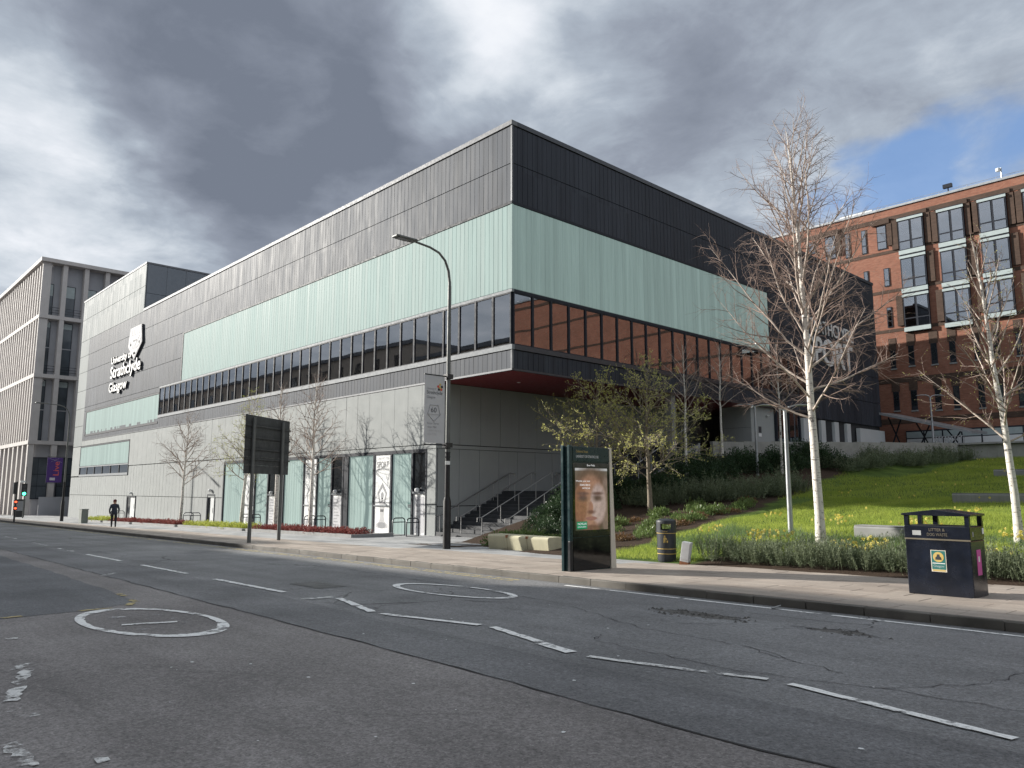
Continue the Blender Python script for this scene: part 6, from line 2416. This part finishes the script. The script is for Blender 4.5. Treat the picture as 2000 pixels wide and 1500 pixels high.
# planted beds along the building
beds = [(-41.4, -30.6, 'red', 'stone edged bed of dark red bedding nearest the stairs'), (-51.4, -41.9, 'lime', 'stone edged bed of lime yellow bedding'),
        (-60.2, -51.9, 'red', 'stone edged bed of red bedding left of the lime bed'), (-67.0, -60.7, 'red', 'stone edged bed of red bedding behind the walking person'), (-72.4, -67.5, 'lime', 'farthest stone edged bed of green bedding by the cabinet')]
for i, (x0, x1, kind, lab) in enumerate(beds):
    y0, y1 = 18.75 - .12 * i, 20.9
    t = thing('planting_bed', lab, 'planting bed', ((x0 + x1) / 2, (y0 + y1) / 2, pave_z((x0 + x1) / 2, 20)))
    z0 = pave_z((x0 + x1) / 2, y0)
    MB().add([(x, y, pave_z(x, y) + .10) for x, y in ((x0, y0), (x1, y0), (x1, y1), (x0, y1))], [(0, 1, 2, 3)]).build('soil', plain('bed_soil', (.045, .03, .022), .95, bump=.6) if i == 0 else bpy.data.materials['bed_soil'], t)
    n = max(2, round((x1 - x0) / 1.2))
    for k in range(n):
        a, b = x0 + (x1 - x0) * k / n + .006, x0 + (x1 - x0) * (k + 1) / n - .006
        MB().box(a, b, y0 - .16, y0, pave_z(a, y0) - .05, pave_z(b, y0) + .14).build('edging_stone', M['concrete_darker'], t)
    for yy0, yy1, xx in ((y0, y1, x0 - .16), (y0, y1, x1)):
        MB().box(xx, xx + .16, yy0 - .158, yy1, pave_z(xx, yy1) - .05, pave_z(xx, yy0) + .138).build('edging_stone', M['concrete_darker'], t)
    nn = int((x1 - x0) / .42)
    for k in range(nn):
        for row in (.35, .95):
            X = x0 + .3 + (x1 - x0 - .6) * (k + random.uniform(0, 1)) / nn
            Y = y0 + row + random.uniform(-.12, .12)
            plant('bedding_plant', kind, X, Y, pave_z(X, Y) + .10, random.uniform(1.25, 1.75), 'small ' + ('red' if kind == 'red' else 'lime green') + ' bedding plant in the ' + ['first red', 'lime', 'middle red', 'far red', 'farthest green'][i] + ' bed along the building', lab.replace('stone edged ', 'plants in the '), 'plant')

# ---- grass and daffodils: nobody could count them
rng = np.random.default_rng(5)


def blades(n, x0, x1, y0, y1, h0, h1, wd_, name, mat, label, cat, clump=False, keep=None):
    X = rng.uniform(x0, x1, n)
    Y = rng.uniform(y0, y1, n)
    ok = (X > -15.0 - .17 * (Y - 20) + .3 * np.sin(Y * 1.7)) & (Y > np.where(X > -11.5, 18.9, 17.25)) & (Y < 58.3)
    ok &= ~((Y > 44) & (X < -15.8))
    if keep is not None:
        ok &= keep(X, Y)
    X, Y = X[ok], Y[ok]
    Z = np.array([bank_z(a, b) for a, b in zip(X, Y)]) - .01
    n = len(X)
    hh = rng.uniform(h0, h1, n) * (1 + .35 * np.sin(X * 1.9) * np.sin(Y * 1.3))
    base = np.stack([X, Y, Z], axis=1)
    d = np.stack([rng.normal(size=n) * .35, rng.normal(size=n) * .35, np.ones(n)], axis=1)
    Q = leaf_quads(base, d, hh, np.full(n, wd_), rng)
    Q[:, 1] = base + (Q[:, 1] - base) * .5
    Q[:, 3] = base + (Q[:, 3] - base) * .5
    o = bulk(name, Q, 4, mat)
    return tag(o, label, cat, None, 'stuff')


blades(230000, -15.5, 4.0, 17.2, 34, .07, .17, .013, 'lawn_grass', M['grass'], 'sunlit lawn grass on the lower bank', 'grass')
blades(110000, -19.0, 2.5, 33, 58.4, .10, .22, .024, 'bank_grass', M['grass'], 'grass covering the upper bank', 'grass')
blades(26000, -14.5, 3.5, 18.9, 23.5, .16, .34, .018, 'daffodil_leaves', M['grass_tall'], 'blue green daffodil leaves along the front of the lawn', 'grass', keep=lambda X, Y: np.sin(X * 1.3) + np.sin(Y * 1.7 + X) > -.25)
# flowers
X = np.concatenate([rng.uniform(-14, 3.5, 2600), rng.uniform(-16, 2, 500)])
Y = np.concatenate([19 + 9 * rng.uniform(0, 1, 2600) ** 1.4, rng.uniform(30, 57, 500)])
cl_ = np.sin(X * 2.1) + np.sin(Y * 1.6 + .6 * X) > .95
X, Y = X[cl_], Y[cl_]
ok = X > -14.4 - .17 * (Y - 20)
X, Y = X[ok], Y[ok]
n = len(X)
Z = np.array([bank_z(a, b) for a, b in zip(X, Y)]) + rng.uniform(.22, .36, n)
C = np.stack([X, Y, Z], axis=1)
fac = unit(np.stack([rng.normal(size=n), -np.abs(rng.normal(size=n)) - .5, rng.normal(size=n) * .3], axis=1))
s1 = unit(np.cross(fac, np.array([0, 0, 1.0])))
s2 = np.cross(s1, fac)
Q = []
for k in range(6):
    a = 2 * np.pi * k / 6
    d = s1 * np.cos(a) + s2 * np.sin(a)
    e = -s1 * np.sin(a) + s2 * np.cos(a)
    L = .052
    Q.append(np.stack([C, C + d * L * .6 + e * .014, C + d * L, C + d * L * .6 - e * .014], axis=1))
for k in range(4):
    a = 2 * np.pi * k / 4
    d = (s1 * np.cos(a) + s2 * np.sin(a)) * .016
    e = (s1 * np.cos(a + 1.57) + s2 * np.sin(a + 1.57)) * .016
    Q.append(np.stack([C + d, C + e, C + e * 1.3 + fac * .035, C + d * 1.3 + fac * .035], axis=1))
fl = bulk('daffodils', np.concatenate(Q), 4, M['petal'])
tag(fl, 'yellow daffodils scattered over the lawn', 'flowers', None, 'stuff')
G = np.stack([X, Y, Z - .3], axis=1)
bulk('flower_stems', leaf_quads(G, C - G, np.full(n, .32), np.full(n, .008), rng), 4, M['grass_tall'], fl)
